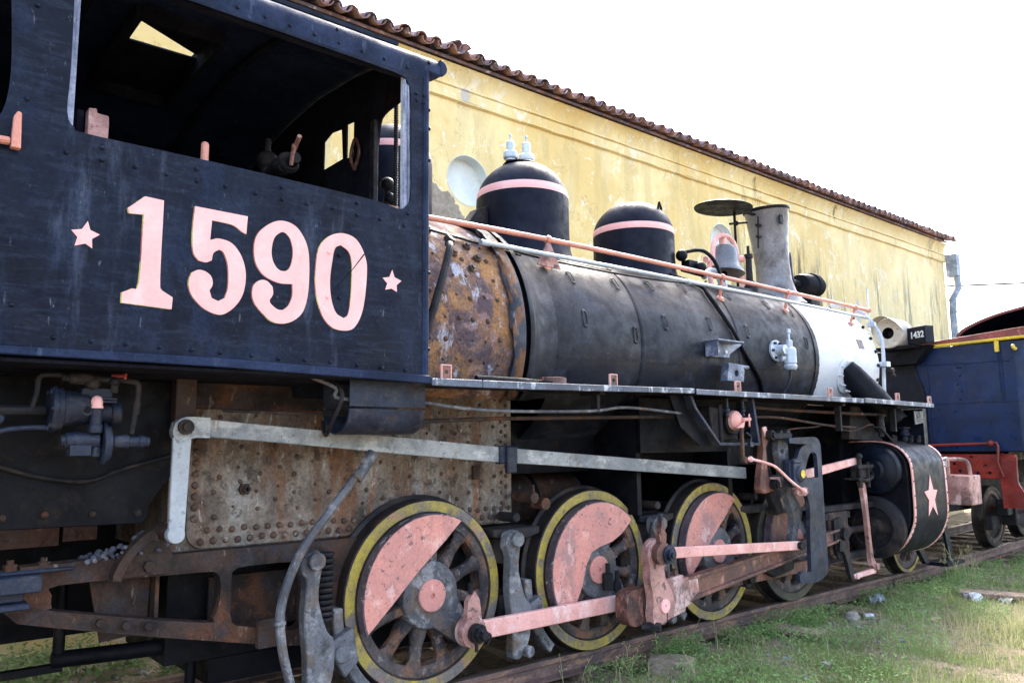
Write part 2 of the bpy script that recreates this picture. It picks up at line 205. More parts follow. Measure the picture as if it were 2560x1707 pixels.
# ------------------------------------------------------------------ mesh helpers (all in world metres)
WL = {}
class MB:
    def __init__(s): s.v = []; s.f = []
    def add(s, vs, fs):
        o = len(s.v); s.v += [tuple(x) for x in vs]; s.f += [tuple(i+o for i in f) for f in fs]; return s
    def box(s, c, d, rot=None):
        R = rot or Matrix.Identity(3); c = Vector(c)
        vs = [c + R @ Vector((sx*d[0]/2, sy*d[1]/2, sz*d[2]/2)) for sx in (-1, 1) for sy in (-1, 1) for sz in (-1, 1)]
        return s.add(vs, [(0, 1, 3, 2), (4, 6, 7, 5), (0, 4, 5, 1), (2, 3, 7, 6), (0, 2, 6, 4), (1, 5, 7, 3)])
    def bx(s, x0, x1, y0, y1, z0, z1): return s.box(((x0+x1)/2, (y0+y1)/2, (z0+z1)/2), (x1-x0, y1-y0, z1-z0))
    def lathe(s, prof, o, ax=(0, 0, 1), n=32, a0=0.0, a1=2*PI, close=True):
        """prof: list of (along, radius)"""
        o = Vector(o); ax = Vector(ax).normalized(); u = ax.orthogonal().normalized()
        if abs(ax.y) > .9: u = Vector((1, 0, 0))
        if abs(ax.x) > .9: u = Vector((0, 1, 0))
        w = ax.cross(u); full = abs(a1-a0-2*PI) < 1e-6; m = n if full else n+1
        vs = []; fs = []
        for a, r in prof:
            for i in range(m):
                t = a0+(a1-a0)*i/n; vs.append(o+ax*a+(u*math.cos(t)+w*math.sin(t))*r)
        for j in range(len(prof)-1):
            for i in range(n):
                i2 = (i+1) % m if full else i+1
                fs.append((j*m+i, j*m+i2, (j+1)*m+i2, (j+1)*m+i))
        if full and close:
            if prof[0][1] > 1e-5: fs.append(tuple(range(m))[::-1])
            if prof[-1][1] > 1e-5: fs.append(tuple((len(prof)-1)*m+i for i in range(m)))
        return s.add(vs, fs)
    def ring(s, prof, o, ax=(0, 0, 1), n=32):           # closed profile loop (no caps)
        return s.lathe(prof+[prof[0]], o, ax, n, close=False)
    def cyl(s, p0, p1, r0, r1=None, n=16):
        p0 = Vector(p0); p1 = Vector(p1); r1 = r0 if r1 is None else r1
        return s.lathe([(0, r0), ((p1-p0).length, r1)], p0, p1-p0, n)
    def ball(s, c, r, ax=(0, 0, 1), n=14, k=1.0):
        return s.lathe([(-r*k*math.cos(t*PI/8), max(1e-6, r*math.sin(t*PI/8))) for t in range(9)], c, ax, n)
    def tube(s, pts, r, n=10, smooth=True, rr=None):
        P = [Vector(p) for p in pts]
        if smooth and len(P) > 2: P = [Vector(p) for p in crs(P, 5)]
        m = len(P); vs = []; fs = []; prev = None
        for i, p in enumerate(P):
            t = (P[min(i+1, m-1)]-P[max(i-1, 0)]).normalized()
            u = (prev - t*prev.dot(t)).normalized() if prev is not None else t.orthogonal().normalized()
            prev = u; w = t.cross(u); q = r if rr is None else rr(i/(m-1))
            vs += [p+(u*math.cos(2*PI*k/n)+w*math.sin(2*PI*k/n))*q for k in range(n)]
        for i in range(m-1):
            for k in range(n): fs.append((i*n+k, i*n+(k+1) % n, (i+1)*n+(k+1) % n, (i+1)*n+k))
        fs.append(tuple(range(n))[::-1]); fs.append(tuple((m-1)*n+k for k in range(n)))
        return s.add(vs, fs)
    def plate(s, poly, a, b, holes=(), axis='y'):
        """polygon in (x,z) extruded in y from a to b; axis 'x' takes (y,z), axis 'z' takes (x,y)"""
        f = {'y': lambda p, d: (p[0], d, p[1]), 'x': lambda p, d: (d, p[0], p[1]), 'z': lambda p, d: (p[0], p[1], d)}[axis]
        loops = [poly]+list(holes); flat = [p for L in loops for p in L]; N = len(flat)
        vs = [f(p, a) for p in flat]+[f(p, b) for p in flat]; fs = []
        for t in tessellate_polygon([[Vector((p[0], p[1], 0)) for p in L] for L in loops]):
            fs.append(tuple(t)); fs.append(tuple(i+N for i in reversed(t)))
        o = 0
        for L in loops:
            m = len(L)
            for i in range(m): fs.append((o+i, o+(i+1) % m, N+o+(i+1) % m, N+o+i))
            o += m
        return s.add(vs, fs)
    def loft(s, rings, cap=False):
        m = len(rings[0]); vs = [p for r in rings for p in r]; fs = []
        for j in range(len(rings)-1):
            for i in range(m-1): fs.append((j*m+i, j*m+i+1, (j+1)*m+i+1, (j+1)*m+i))
        return s.add(vs, fs)
def crs(P, n=6):
    out = []; m = len(P)
    for i in range(m-1):
        p0 = P[max(i-1, 0)]; p1 = P[i]; p2 = P[i+1]; p3 = P[min(i+2, m-1)]
        for k in range(n):
            t = k/n; out.append(.5*((2*p1)+(p2-p0)*t+(2*p0-5*p1+4*p2-p3)*t*t+(3*p1-p0-3*p2+p3)*t**3))
    out.append(P[-1]); return out
def smooth2(poly, n=4, corner=42):
    P = [Vector((p[0], p[1])) for p in poly]; m = len(P); cor = []
    for i in range(m):
        a = (P[i]-P[i-1]); b = (P[(i+1) % m]-P[i]); cor.append(abs(a.angle_signed(b, 0)) > math.radians(corner))
    out = []
    for i in range(m):
        p1 = P[i]; p2 = P[(i+1) % m]; p0 = p1*2-p2 if cor[i] else P[i-1]; p3 = p2*2-p1 if cor[(i+1) % m] else P[(i+2) % m]
        for k in range(n):
            t = k/n; q = .5*((2*p1)+(p2-p0)*t+(2*p0-5*p1+4*p2-p3)*t*t+(3*p1-p0-3*p2+p3)*t**3); out.append((q.x, q.y))
    return out
def rrect(x0, x1, z0, z1, r, n=4):
    o = []
    for cx, cz, a in ((x1-r, z1-r, 0), (x0+r, z1-r, 90), (x0+r, z0+r, 180), (x1-r, z0+r, 270)):
        o += [(cx+r*math.cos(math.radians(a+90*i/n)), cz+r*math.sin(math.radians(a+90*i/n))) for i in range(n+1)]
    return o
def circ(cx, cz, r, n=20, a0=0, a1=360): return [(cx+r*math.cos(math.radians(a0+(a1-a0)*i/n)), cz+r*math.sin(math.radians(a0+(a1-a0)*i/n))) for i in range(n if a1-a0 == 360 else n+1)]
def link(o, parent, loc):
    COL.objects.link(o); WL[o] = Vector(loc)
    if parent is not None: o.parent = parent; o.location = Vector(loc)-WL[parent]
    else: o.location = loc
    return o
def build(name, mb, m, parent=None, bevel=0.0, ang=35, origin=None):
    me = bpy.data.meshes.new(name); vs = [Vector(v) for v in mb.v]
    c = Vector(origin) if origin else Vector([(min(v[i] for v in vs)+max(v[i] for v in vs))/2 for i in range(3)])
    me.from_pydata([v-c for v in vs], [], mb.f)
    bm = bmesh.new(); bm.from_mesh(me); bmesh.ops.remove_doubles(bm, verts=bm.verts, dist=1e-5); bmesh.ops.recalc_face_normals(bm, faces=bm.faces)
    if bevel:
        es = [e for e in bm.edges if len(e.link_faces) == 2 and e.calc_face_angle(0) > math.radians(40)]
        bmesh.ops.bevel(bm, geom=es, offset=bevel, segments=1, affect='EDGES', clamp_overlap=True)
    bm.to_mesh(me); bm.free()
    me.polygons.foreach_set('use_smooth', [True]*len(me.polygons)); me.set_sharp_from_angle(angle=math.radians(ang))
    me.materials.append(M[m] if isinstance(m, str) else m)
    o = bpy.data.objects.new(name, me); return link(o, parent, c)
NOSPLIT = {'jacket_rivets', 'smokebox_bolts', 'trim_screws', 'tank_rivets', 'rail_rivets', 'roof_tiles', 'plate_marking', 'cab_roof', 'wall'}
_build1 = build
def build(name, mb, m, parent=None, bevel=0.0, ang=35, origin=None):
    """pieces of a part that do not touch become parts of their own"""
    if parent is None or name in NOSPLIT: return _build1(name, mb, m, parent, bevel, ang, origin)
    V = np.array(mb.v); n = len(V); par = list(range(n))
    def find(a):
        while par[a] != a: par[a] = par[par[a]]; a = par[a]
        return a
    for f in mb.f:
        r = find(f[0])
        for i in f[1:]: par[find(i)] = r
    groups = {}
    for f in mb.f: groups.setdefault(find(f[0]), []).append(f)
    G = []
    for fs in groups.values():
        idx = np.unique(np.concatenate([np.array(f) for f in fs])); G.append([V[idx].min(0)-.006, V[idx].max(0)+.006, list(fs)])
    ch = len(G) > 1
    while ch:
        ch = False
        for i in range(len(G)):
            for j in range(len(G)-1, i, -1):
                if (G[i][0] <= G[j][1]).all() and (G[j][0] <= G[i][1]).all():
                    G[i] = [np.minimum(G[i][0], G[j][0]), np.maximum(G[i][1], G[j][1]), G[i][2]+G[j][2]]; del G[j]; ch = True
    if len(G) == 1: return _build1(name, mb, m, parent, bevel, ang, origin)
    G.sort(key=lambda g_: -float(np.prod(g_[1]-g_[0]))); first = None
    for g_ in G:
        used = sorted({i for f in g_[2] for i in f}); mp = {a: b for b, a in enumerate(used)}; q = MB(); q.v = [mb.v[i] for i in used]; q.f = [tuple(mp[i] for i in f) for f in g_[2]]
        o = _build1(name, q, m, parent, bevel, ang, origin); first = first or o
    return first
def thing(name, loc, label, cat, group=None):
    o = bpy.data.objects.new(name, None); o.empty_display_size = .2; link(o, None, loc); o['label'] = label; o['category'] = cat
    if group: o['group'] = group
    return o
def tag(o, label=None, cat=None, group=None, kind=None):
    for k, v in (('label', label), ('category', cat), ('group', group), ('kind', kind)):
        if v: o[k] = v
    return o
_rm = {}
def rivets(pts, parent, normal=(0, -1, 0), r=.012, m='rivet', name='rivet', h=.6):
    """one small shared dome mesh, one object per rivet"""
    key = (m, name)
    if key not in _rm:
        b = MB().lathe([(0, 1), (.35, .92), (.7, .6), (.85, .001)], (0, 0, 0), (0, 0, 1), 8, close=False)
        me = bpy.data.meshes.new(name); me.from_pydata(b.v, [], b.f); me.polygons.foreach_set('use_smooth', [True]*len(me.polygons)); me.materials.append(M[m]); _rm[key] = me
    for p in pts:
        nn = p[3] if len(p) > 3 else normal; rr = p[4] if len(p) > 4 else r
        o = bpy.data.objects.new(name, _rm[key]); link(o, parent, p[:3]); o.rotation_euler = Vector(nn).to_track_quat('Z', 'Y').to_euler()
        o.scale = (rr, rr, rr*h/.6)
def bolts_mb(mb, pts, normal, r=.02, h=.02):
    for p in pts:
        p = Vector(p); nn = Vector(p_n(normal, p)); mb.lathe([(0, r), (h, r), (h, r*.5), (h*1.6, r*.5)], p, nn, 6)
def p_n(n, p): return n(p) if callable(n) else n

# ------------------------------------------------------------------ ground, track
def gz(x, y):
    return .042*np.clip((-y-.88)/.28, 0, 1) -.205 + .022*np.sin(x*1.3+.4)*np.cos(y*1.1) + .018*np.sin(x*4.1+y*2.7) + .012*np.sin(y*6.3-x*3.3)
nx, ny = 260, 160
xs = np.concatenate([np.linspace(-60, -4, 20, endpoint=False), np.linspace(-4, 26, 210), np.linspace(26, 300, 30)[1:]]); ys = np.concatenate([np.linspace(-120, -8, 20, endpoint=False), np.linspace(-8, 6, 120), np.linspace(6, 200, 20)[1:]])
GX, GY = np.meshgrid(xs, ys, indexing='ij'); GZ = gz(GX, GY)
gv = np.stack([GX, GY, GZ], -1).reshape(-1, 3); a_, b_ = GX.shape
gf = [(i*b_+j, (i+1)*b_+j, (i+1)*b_+j+1, i*b_+j+1) for i in range(a_-1) for j in range(b_-1)]
g = MB(); g.v = gv.tolist(); g.f = gf
tag(build('ground', g, 'ground', ang=80), kind='structure')
def track_y(x):           # the line bends a little away from the camera beyond the joint
    return 0.0 if x < 9.9 else .018*(x-9.9)**1.55
trk = bpy.data.objects.new('railway_track', None); link(trk, None, (5, 0, -.2)); tag(trk, 'rusty railway track on old sleepers in the grass beside the yellow building', kind='structure')
def rail(y, name='rail'):
    prof = [(-.035, -.004), (-.031, 0), (.031, 0), (.035, -.004), (.035, -.036), (.012, -.048), (.009, -.105), (.012, -.118), (.062, -.135), (.062, -.147), (-.062, -.147), (-.062, -.135), (-.012, -.118), (-.009, -.105), (-.012, -.048), (-.035, -.036)]
    for x0, x1 in ((-8, 9.93), (9.945, 30)):
        mb = MB(); X = np.linspace(x0, x1, 2 if x1 < 10 else 24); n = len(prof); vs = []; fs = []
        for i, x in enumerate(X):
            for (u, z) in prof: vs.append((x, y+u+track_y(x), z))
        for i in range(len(X)-1):
            for k in range(n): fs.append((i*n+k, i*n+(k+1) % n, (i+1)*n+(k+1) % n, (i+1)*n+k))
        fs += [tuple(range(n)), tuple((len(X)-1)*n+k for k in range(n))]; mb.add(vs, fs)
        r = build(name, mb, 'rail', trk, ang=30)
        r.data.materials.append(M['railtop'])
        for pl in r.data.polygons:
            if pl.normal.z > .7 and pl.center.z + WL[r].z > -.01: pl.material_index = 1
rail(-.7175); rail(.7175)
fp = MB(); fp.plate(rrect(9.68, 10.2, -.112, -.052, .01), -.765, -.74)
fpo = build('fishplate', fp, 'rail', trk, .003); rivets([(9.76, -.766, -.08), (9.88, -.766, -.08), (10.0, -.766, -.08), (10.12, -.766, -.08)], fpo, r=.014)
x = -3.5; k = 0
while x < 19:
    w = .22+random.uniform(-.02, .02); yo = track_y(x); e = random.uniform(-.06, .06); zz = random.uniform(-.012, .006)
    n = 7; mb = MB(); vs = []; fs = []
    for i in range(n+1):
        yy = -1.32+e+yo+2.62*i/n; j = [random.uniform(-.012, .012) for _ in range(4)]
        vs += [(x-w/2+j[0], yy, -.30), (x-w/2+j[1], yy, -.152+zz+j[0]*.3), (x+w/2+j[2], yy, -.152+zz+j[3]*.3), (x+w/2+j[3], yy, -.30)]
    for i in range(n):
        for q in range(4): fs.append((i*4+q, i*4+(q+1) % 4, i*4+4+(q+1) % 4, i*4+4+q))
    fs += [(0, 1, 2, 3), tuple(n*4+q for q in (3, 2, 1, 0))]; mb.add(vs, fs)
    so_ = build('sleeper', mb, 'wood', trk, .006)
    if -1 < x < 14:
        for sx, sy in ((-.05, -.80), (.05, -.632)):
            sp = MB(); sp.bx(x+sx-.01, x+sx+.01, yo+sy-.01, yo+sy+.01, -.19, -.118); sp.bx(x+sx-.016, x+sx+.016, yo+sy-.016, yo+sy+.030 if sy < -.7 else yo+sy+.016, -.122, -.108)
            build('spike', sp, 'rail', so_)
    x += .62; k += 1

# ------------------------------------------------------------------ yellow building
bld = thing('yellow_building', (9, 3, -.15), 'long yellow plastered building with terracotta tiled eaves behind the locomotive', 'building')
WX0, WX1, WY = -7.0, 21.7, 3.0
holes = [circ(6.22, 5.12, .345, 40), circ(11.96, 5.17, .345, 40)]
w = MB(); w.plate([(WX0, -.4), (WX1, -.4), (WX1, 6.58), (WX0, 6.58)], WY, WY+.30, holes); build('wall', w, 'wall', bld)
w = MB(); w.bx(WX1-.3, WX1, WY+.301, 14, -.4, 6.58); w.plate([(WY+.301, 6.58), (14, 6.58), (8.6, 8.9)], WX1-.3, WX1, axis='x'); w.bx(WX0, WX0+.3, WY+.301, 14, -.4, 6.58); w.bx(WX0+.3, WX1-.3, 13.7, 14, -.4, 6.58); build('end_wall', w, 'wall', bld)
for i, (cx, cz) in enumerate(((6.22, 5.12), (11.96, 5.17))):
    w = MB(); w.lathe([(-.104, .350), (-.104, .342), (.06, .340), (.06, 0.001)], (cx, WY+.10, cz), (0, 1, 0), 48, close=False); build('roundel', w, 'roundel', bld)
# mouldings under the eaves, slightly wavy
def mould(z, h, d, name):
    P = []; mb = MB(); n = 120
    for i in range(n+1):
        x = WX0+(WX1+.06-WX0)*i/n; dz = .005*math.sin(i*1.9)+.007*math.sin(i*.31)+random.uniform(-.004, .004); P.append([(x, WY, z-h/2+dz), (x, WY-d*.7, z-h/2+dz+.008), (x, WY-d, z+dz), (x, WY-d*.9, z+h/2+dz), (x, WY, z+h/2+dz+.006)])
    mb.loft(P); build(name, mb, 'wall', bld, ang=60)
mould(6.19, .035, .05, 'moulding'); mould(6.37, .04, .055, 'moulding')
w = MB(); w.plate([(WY-.035, 6.21), (WY, 6.21), (WY, 6.35), (WY-.035, 6.35)], WX0, WX1+.035, axis='x'); build('frieze', w, 'wall', bld)
w = MB(); w.plate([(WY, 6.40), (WY-.02, 6.40), (WY-.04, 6.55), (WY-.10, 6.635), (WY-.10, 6.66), (WY, 6.69)], WX0, WX1+.02, axis='x'); build('cornice', w, 'wall', bld)
pitch = math.radians(23)
w = MB(); w.plate([(WY-.16, 6.70), (8.6, 6.60+(8.6-WY+.18)*math.tan(pitch)), (14.3, 6.55), (14.3, 6.47), (8.6, 6.50+(8.6-WY+.18)*math.tan(pitch)), (WY-.16, 6.662)], WX0, WX1+.01, axis='x'); build('roof_deck', w, 'tile2', bld)
# barrel tiles: covers (convex) over channels (concave), each course-end its own object
def tile_mesh(up, seed):
    R = random.Random(seed); mb = MB(); L = .46; n = 8; V = []; Fc = []
    for side, th in ((0, 0), (1, .014)):
        for j in range(3):
            t = j/2; r = (.098-.016*t if up else .092+.012*t)-th
            for i in range(n+1):
                a = PI*i/n; wob = R.uniform(-.003, .003)
                z = (r+wob)*math.sin(a)*(1.0 if up else -.85); V.append((-(r+wob)*math.cos(a), L*t, z))
    m = n+1
    for s_ in (0, 1):
        for j in range(2):
            for i in range(n): Fc.append((s_*3*m+j*m+i, s_*3*m+j*m+i+1, s_*3*m+(j+1)*m+i+1, s_*3*m+(j+1)*m+i))
    for i in range(n): Fc.append((i, i+1, 3*m+i+1, 3*m+i))
    for j in range(2): Fc += [(j*m, (j+1)*m, 3*m+(j+1)*m, 3*m+j*m), (j*m+n, (j+1)*m+n, 3*m+(j+1)*m+n, 3*m+j*m+n)]
    mb.add(V, Fc); me = bpy.data.meshes.new('tile'); me.from_pydata(mb.v, [], mb.f); bm = bmesh.new(); bm.from_mesh(me); bmesh.ops.recalc_face_normals(bm, faces=bm.faces); bm.to_mesh(me); bm.free()
    me.polygons.foreach_set('use_smooth', [True]*len(me.polygons)); me.set_sharp_from_angle(angle=math.radians(50)); me.materials.append(M['tile' if seed % 3 else 'tile2']); return me
TU = [tile_mesh(True, i) for i in range(6)]; TD = [tile_mesh(False, i+10) for i in range(4)]
x = 2.4; cnt = 0
while x < WX1-.02:
    gap = abs(x-6.03) < .10
    for (dx, meshes, zz, yy) in ((0, TU, 6.70, 2.70), (.118, TD, 6.745, 2.66)):
        if gap and dx == 0: continue
        for c in range(2 if x < 9 else 1):
            if cnt >= 292: break
            o = bpy.data.objects.new('tile', random.choice(meshes)); cnt += 1
            y0 = yy+c*.36+random.uniform(-.02, .02); z0 = zz+c*.36*math.tan(pitch)+random.uniform(-.008, .008)+c*.012
            link(o, bld, (x+dx+random.uniform(-.008, .008), y0, z0)); o.rotation_euler = (pitch-.03+random.uniform(-.03, .03), random.uniform(-.05, .05), random.uniform(-.05, .05))
    x += .237
for (dx, dz, rz, ry) in ((-.06, .12, .5, .6), (.04, .10, -.2, -.5)):   # lifted broken tiles beside the gap
    o = bpy.data.objects.new('tile', TU[0]); link(o, bld, (5.93+dx, 2.70, 6.67+dz)); o.rotation_euler = (.1, ry, rz); o.scale = (1, .55, 1)
rest = MB()                                                       # courses further up the slope
for c in range(2, 15):
    x = 2.4
    while x < WX1:
        z0 = 6.665+c*.36*math.tan(pitch); y0 = 2.66+c*.36; x += .237
        V = []; n = 4
        for t in (0, 1):
            for i in range(n+1):
                a = PI*i/n; V.append((x-.088*math.cos(a), y0+.42*t, z0+.075*math.sin(a)+t*.42*math.tan(pitch)))
        rest.add(V, [(i, i+1, n+2+i, n+1+i) for i in range(n)])
ro = build('roof_tiles', rest, 'tile', bld, ang=60); ro['kind'] = 'stuff'
w = MB(); w.bx(21.74, 21.98, WY-.30, WY-.02, 5.80, 6.38); gb = build('gutter_box', w, 'zinc', bld, .01)
w = MB(); w.tube([(21.90, WY-.22, 5.80), (21.92, WY-.22, 5.50), (21.72, WY-.14, 5.20), (21.72, WY-.12, 4.8), (21.74, WY-.12, 0)], .085, 12, False)
for z in (4.85, 4.45, 5.16): w.cyl((21.72, WY-.13, z), (21.72, WY-.13, z+.035), .097)
build('drainpipe', w, 'zinc', bld)

# ------------------------------------------------------------------ locomotive 1590
L = thing('steam_locomotive', (5, 0, 0), 'black steam locomotive numbered 1590 with salmon pink details standing nearest the camera', 'locomotive')
CY = -1.4
win = smooth2([(.665, 3.80), (.672, 3.30), (.668, 3.08), (.70, 3.015), (.765, 2.997), (1.3, 2.995), (2.207, 2.978), (2.40, 2.955), (2.462, 2.985), (2.492, 3.06), (2.492, 3.3), (2.488, 3.68), (2.465, 3.755), (2.42, 3.785), (2.2, 3.795), (1.2, 3.803)], 3, 60)
w = MB(); w.plate([(.455, 1.99), (2.612, 1.965), (2.612, 3.885), (.455, 3.885)], CY, CY+.012, [win[::-1]])
cab = build('cab_side', w, 'cab', L, 0)
# rear door opening curve behind the rear pillar
w = MB(); w.plate(smooth2([(.455, 2.0), (.455, 3.885), (.40, 3.885), (.43, 3.5), (.445, 3.2), (.425, 3.02), (.36, 2.92), (.25, 2.90), (.25, 2.0)], 3, 60), CY+.0005, CY+.0115); build('rear_pillar', w, 'cab', L)
rv = [(.671, 2.056), (.818, 2.051), (.963, 2.049), (1.108, 2.045), (1.255, 2.042), (1.392, 2.038), (1.551, 2.034), (1.694, 2.027), (1.838, 2.03), (1.986, 2.026), (2.148, 2.02), (2.296, 2.015), (2.459, 2.008), (1.689, 2.872), (1.83, 2.875), (1.983, 2.88), (2.134, 2.868), (2.132, 2.937), (2.283, 2.869), (2.446, 2.861), (1.963, 2.625), (1.96, 2.378), (2.027, 2.619), (2.032, 2.382), (.507, 2.183), (.674, 2.89), (.818, 2.946), (.819, 2.888), (.963, 2.887), (1.103, 2.883), (1.244, 2.938), (1.248, 2.88), (1.391, 2.88), (1.545, 2.877), (1.685, 2.938), (2.526, 3.701), (2.581, 3.699), (2.53, 3.66), (2.577, 3.655), (.511, 3.094), (.525, 3.536), (2.471, 2.94), (2.588, 2.608), (2.59, 2.139)]
rivets([(a, CY-.001, b) for a, b in rv], cab, r=.0115, m='cab')
# roof with a rolled fascia and a hatch
RP = [(-1.4, 3.815), (-1.407, 3.87), (-1.405, 3.915), (-1.39, 3.95), (-1.355, 3.985), (-1.28, 4.015), (-1.0, 4.09), (-.55, 4.165), (0, 4.20), (.55, 4.165), (1.0, 4.09), (1.28, 4.015), (1.39, 3.95), (1.4, 3.87)]
th = .012
def roofring(x, off): return [(x, y*(1-off*.6), z-off) for y, z in RP]
w = MB(); ends = []
top0, top1 = roofring(.08, 0), roofring(2.66, 0)
def roof_strip(i0, i1, x0, x1):
    P = RP[i0:i1+1]; Q = [(y*(1-th*.6), z-th) for y, z in P][::-1]; w.plate(P+Q, x0, x1, axis='x')
roof_strip(0, 7, .08, 2.612); roof_strip(1, 7, 2.6125, 2.70); roof_strip(9, 13, .08, 2.66)
roof_strip(7, 9, .08, 1.16); roof_strip(7, 9, 1.62, 2.66)
rf = build('cab_roof', w, 'cablight', L, ang=25)
w = MB(); w.plate([(1.16, -.56), (1.16, .58), (1.62, .58), (1.62, -.40), (1.60, -.14), (1.26, -.12), (1.20, -.36)][0:2]+[(1.62, .58), (1.62, -.13), (1.25, -.13), (1.185, -.40), (1.62, -.13), (1.62, -.56)], 4.19, 4.20, axis='z')
w = MB(); w.plate([(1.12, -.13), (1.66, -.13), (1.66, .64), (1.12, .64)], 4.135, 4.147, axis='z'); w.plate([(1.10, -.60), (1.68, -.60), (1.68, -.115), (1.60, -.133), (1.20, -.355), (1.10, -.36)], 4.17, 4.182, axis='z'); build('roof_hatch', w, 'inside', rf)
w = MB()
for a in ((1.13, 1.16, -.58, .60), (1.62, 1.65, -.58, .60), (1.16, 1.62, -.60, -.57), (1.16, 1.62, .58, .61)): w.bx(a[0], a[1], a[2], a[3], 4.05, 4.20)
build('hatch_frame', w, 'inside', rf)
w = MB()   # rounded nose of the fascia beyond the front wall
w.plate([(2.7005, 3.868), (2.73, 3.876), (2.752, 3.90), (2.758, 3.925), (2.748, 3.955), (2.725, 3.972), (2.7005, 3.978)], -1.407, -1.372); build('fascia_end', w, 'cablight', rf, .008)
w = MB(); w.plate([(2.61, 3.80), (2.70, 3.86), (2.61, 3.86)], -1.398, -1.36); build('fascia_bracket', w, 'inside', rf)
w = MB(); w.plate([(-1.315, 4.02), (-1.315, 4.045), (-1.25, 4.065), (-1.25, 4.03)], .08, 2.45, axis='x'); build('roof_seam', w, 'cab', rf)
rivets([(1.416, -1.4035, 3.852), (1.565, -1.4035, 3.853), (1.706, -1.4035, 3.851), (1.851, -1.4035, 3.85), (2.003, -1.4035, 3.851), (2.15, -1.4035, 3.85), (2.298, -1.4035, 3.849), (2.458, -1.4035, 3.846), (2.614, -1.406, 3.924), (1.988, -1.404, 3.927)], rf, r=.0115, m='cab')
w = MB(); w.plate([(.25, 2.003), (1.364, 2.008), (2.60, 1.982), (2.625, 1.976), (2.625, 1.935), (1.365, 1.965), (.25, 1.972)], -1.432, -1.398); w.plate([(.25, 2.003), (1.364, 2.008), (2.60, 1.982), (2.625, 1.976), (2.625, 1.968), (1.365, 1.995), (.25, 1.995)], -1.398, -1.30); lip = build('cab_sill_lip', w, 'cablight', L, .004)
# lettering
DG = {'one': [(.941, 2.684), (1.013, 2.754), (1.098, 2.75), (1.097, 2.367), (1.108, 2.314), (1.158, 2.286), (1.155, 2.229), (.934, 2.237), (.934, 2.285), (.973, 2.307), (1.005, 2.342), (1.011, 2.665), (.948, 2.66)],
 'five': [(1.245, 2.75), (1.508, 2.746), (1.503, 2.652), (1.478, 2.662), (1.43, 2.688), (1.328, 2.694), (1.323, 2.593), (1.367, 2.607), (1.433, 2.592), (1.483, 2.532), (1.507, 2.448), (1.499, 2.351), (1.463, 2.28), (1.408, 2.232), (1.362, 2.227), (1.298, 2.253), (1.242, 2.312), (1.229, 2.374), (1.242, 2.418), (1.273, 2.436), (1.309, 2.431), (1.337, 2.407), (1.343, 2.37), (1.329, 2.34), (1.341, 2.304), (1.374, 2.292), (1.405, 2.311), (1.42, 2.37), (1.416, 2.474), (1.393, 2.538), (1.369, 2.551), (1.342, 2.53), (1.334, 2.491), (1.307, 2.478), (1.271, 2.482), (1.243, 2.525), (1.238, 2.645)],
 'nine': [(1.675, 2.753), (1.615, 2.72), (1.562, 2.662), (1.546, 2.59), (1.557, 2.513), (1.593, 2.459), (1.644, 2.432), (1.695, 2.421), (1.759, 2.425), (1.759, 2.361), (1.739, 2.309), (1.709, 2.281), (1.678, 2.283), (1.642, 2.309), (1.637, 2.328), (1.654, 2.359), (1.65, 2.398), (1.619, 2.424), (1.584, 2.424), (1.551, 2.395), (1.544, 2.346), (1.558, 2.3), (1.599, 2.255), (1.65, 2.217), (1.711, 2.21), (1.772, 2.233), (1.823, 2.288), (1.848, 2.391), (1.851, 2.545), (1.836, 2.645), (1.791, 2.72), (1.738, 2.752)],
 'zero': [(2.034, 2.746), (1.966, 2.718), (1.912, 2.657), (1.892, 2.571), (1.889, 2.437), (1.908, 2.337), (1.943, 2.259), (1.999, 2.213), (2.067, 2.204), (2.124, 2.224), (2.169, 2.302), (2.191, 2.41), (2.201, 2.561), (2.188, 2.635), (2.151, 2.705), (2.103, 2.74)],
 'star1': [(.777, 2.592), (.789, 2.553), (.829, 2.538), (.798, 2.513), (.801, 2.47), (.772, 2.488), (.73, 2.472), (.739, 2.513), (.713, 2.541), (.755, 2.552)],
 'star2': [(2.366, 2.584), (2.381, 2.542), (2.428, 2.526), (2.396, 2.497), (2.398, 2.458), (2.361, 2.473), (2.321, 2.462), (2.333, 2.5), (2.303, 2.529), (2.347, 2.539)]}
DH = {'nine': [(1.687, 2.692), (1.652, 2.656), (1.639, 2.585), (1.651, 2.527), (1.683, 2.491), (1.724, 2.492), (1.749, 2.53), (1.757, 2.602), (1.74, 2.666), (1.713, 2.692)],
 'zero': [(2.035, 2.678), (2.001, 2.655), (1.986, 2.585), (1.974, 2.468), (1.985, 2.366), (2.014, 2.297), (2.06, 2.272), (2.088, 2.299), (2.103, 2.4), (2.107, 2.527), (2.103, 2.601), (2.082, 2.651)]}
for k_, poly in DG.items():
    star = k_.startswith('star'); pp = poly if star else smooth2(poly, 4, 42)
    hs = [smooth2(DH[k_], 4, 60)] if k_ in DH else []
    w = MB(); w.plate(pp, CY-.0035, CY-.0005, hs); o = build('painted_star' if star else 'painted_digit', w, 'digit', cab)
    o['label'] = {'one': 'pink digit 1', 'five': 'pink digit 5', 'nine': 'pink digit 9', 'zero': 'pink digit 0 crossed by a dark scratch', 'star1': 'pink star before the number', 'star2': 'pink star after the number'}[k_]
    if not star:
        w = MB(); w.plate([(a-.0055, b-.002) for a, b in pp], CY-.002, CY-.0004, [[(a-.004, b-.001) for a, b in h] for h in hs]); build('digit_outline', w, 'digitedge', cab)
w = MB(); w.plate([(2.186, 2.648), (2.180, 2.640), (2.10, 2.535), (2.05, 2.478), (1.98, 2.40), (1.91, 2.296), (1.985, 2.408), (2.06, 2.492), (2.105, 2.548), (2.178, 2.65)], CY-.0045, CY-.003); build('scratch', w, 'black', cab)
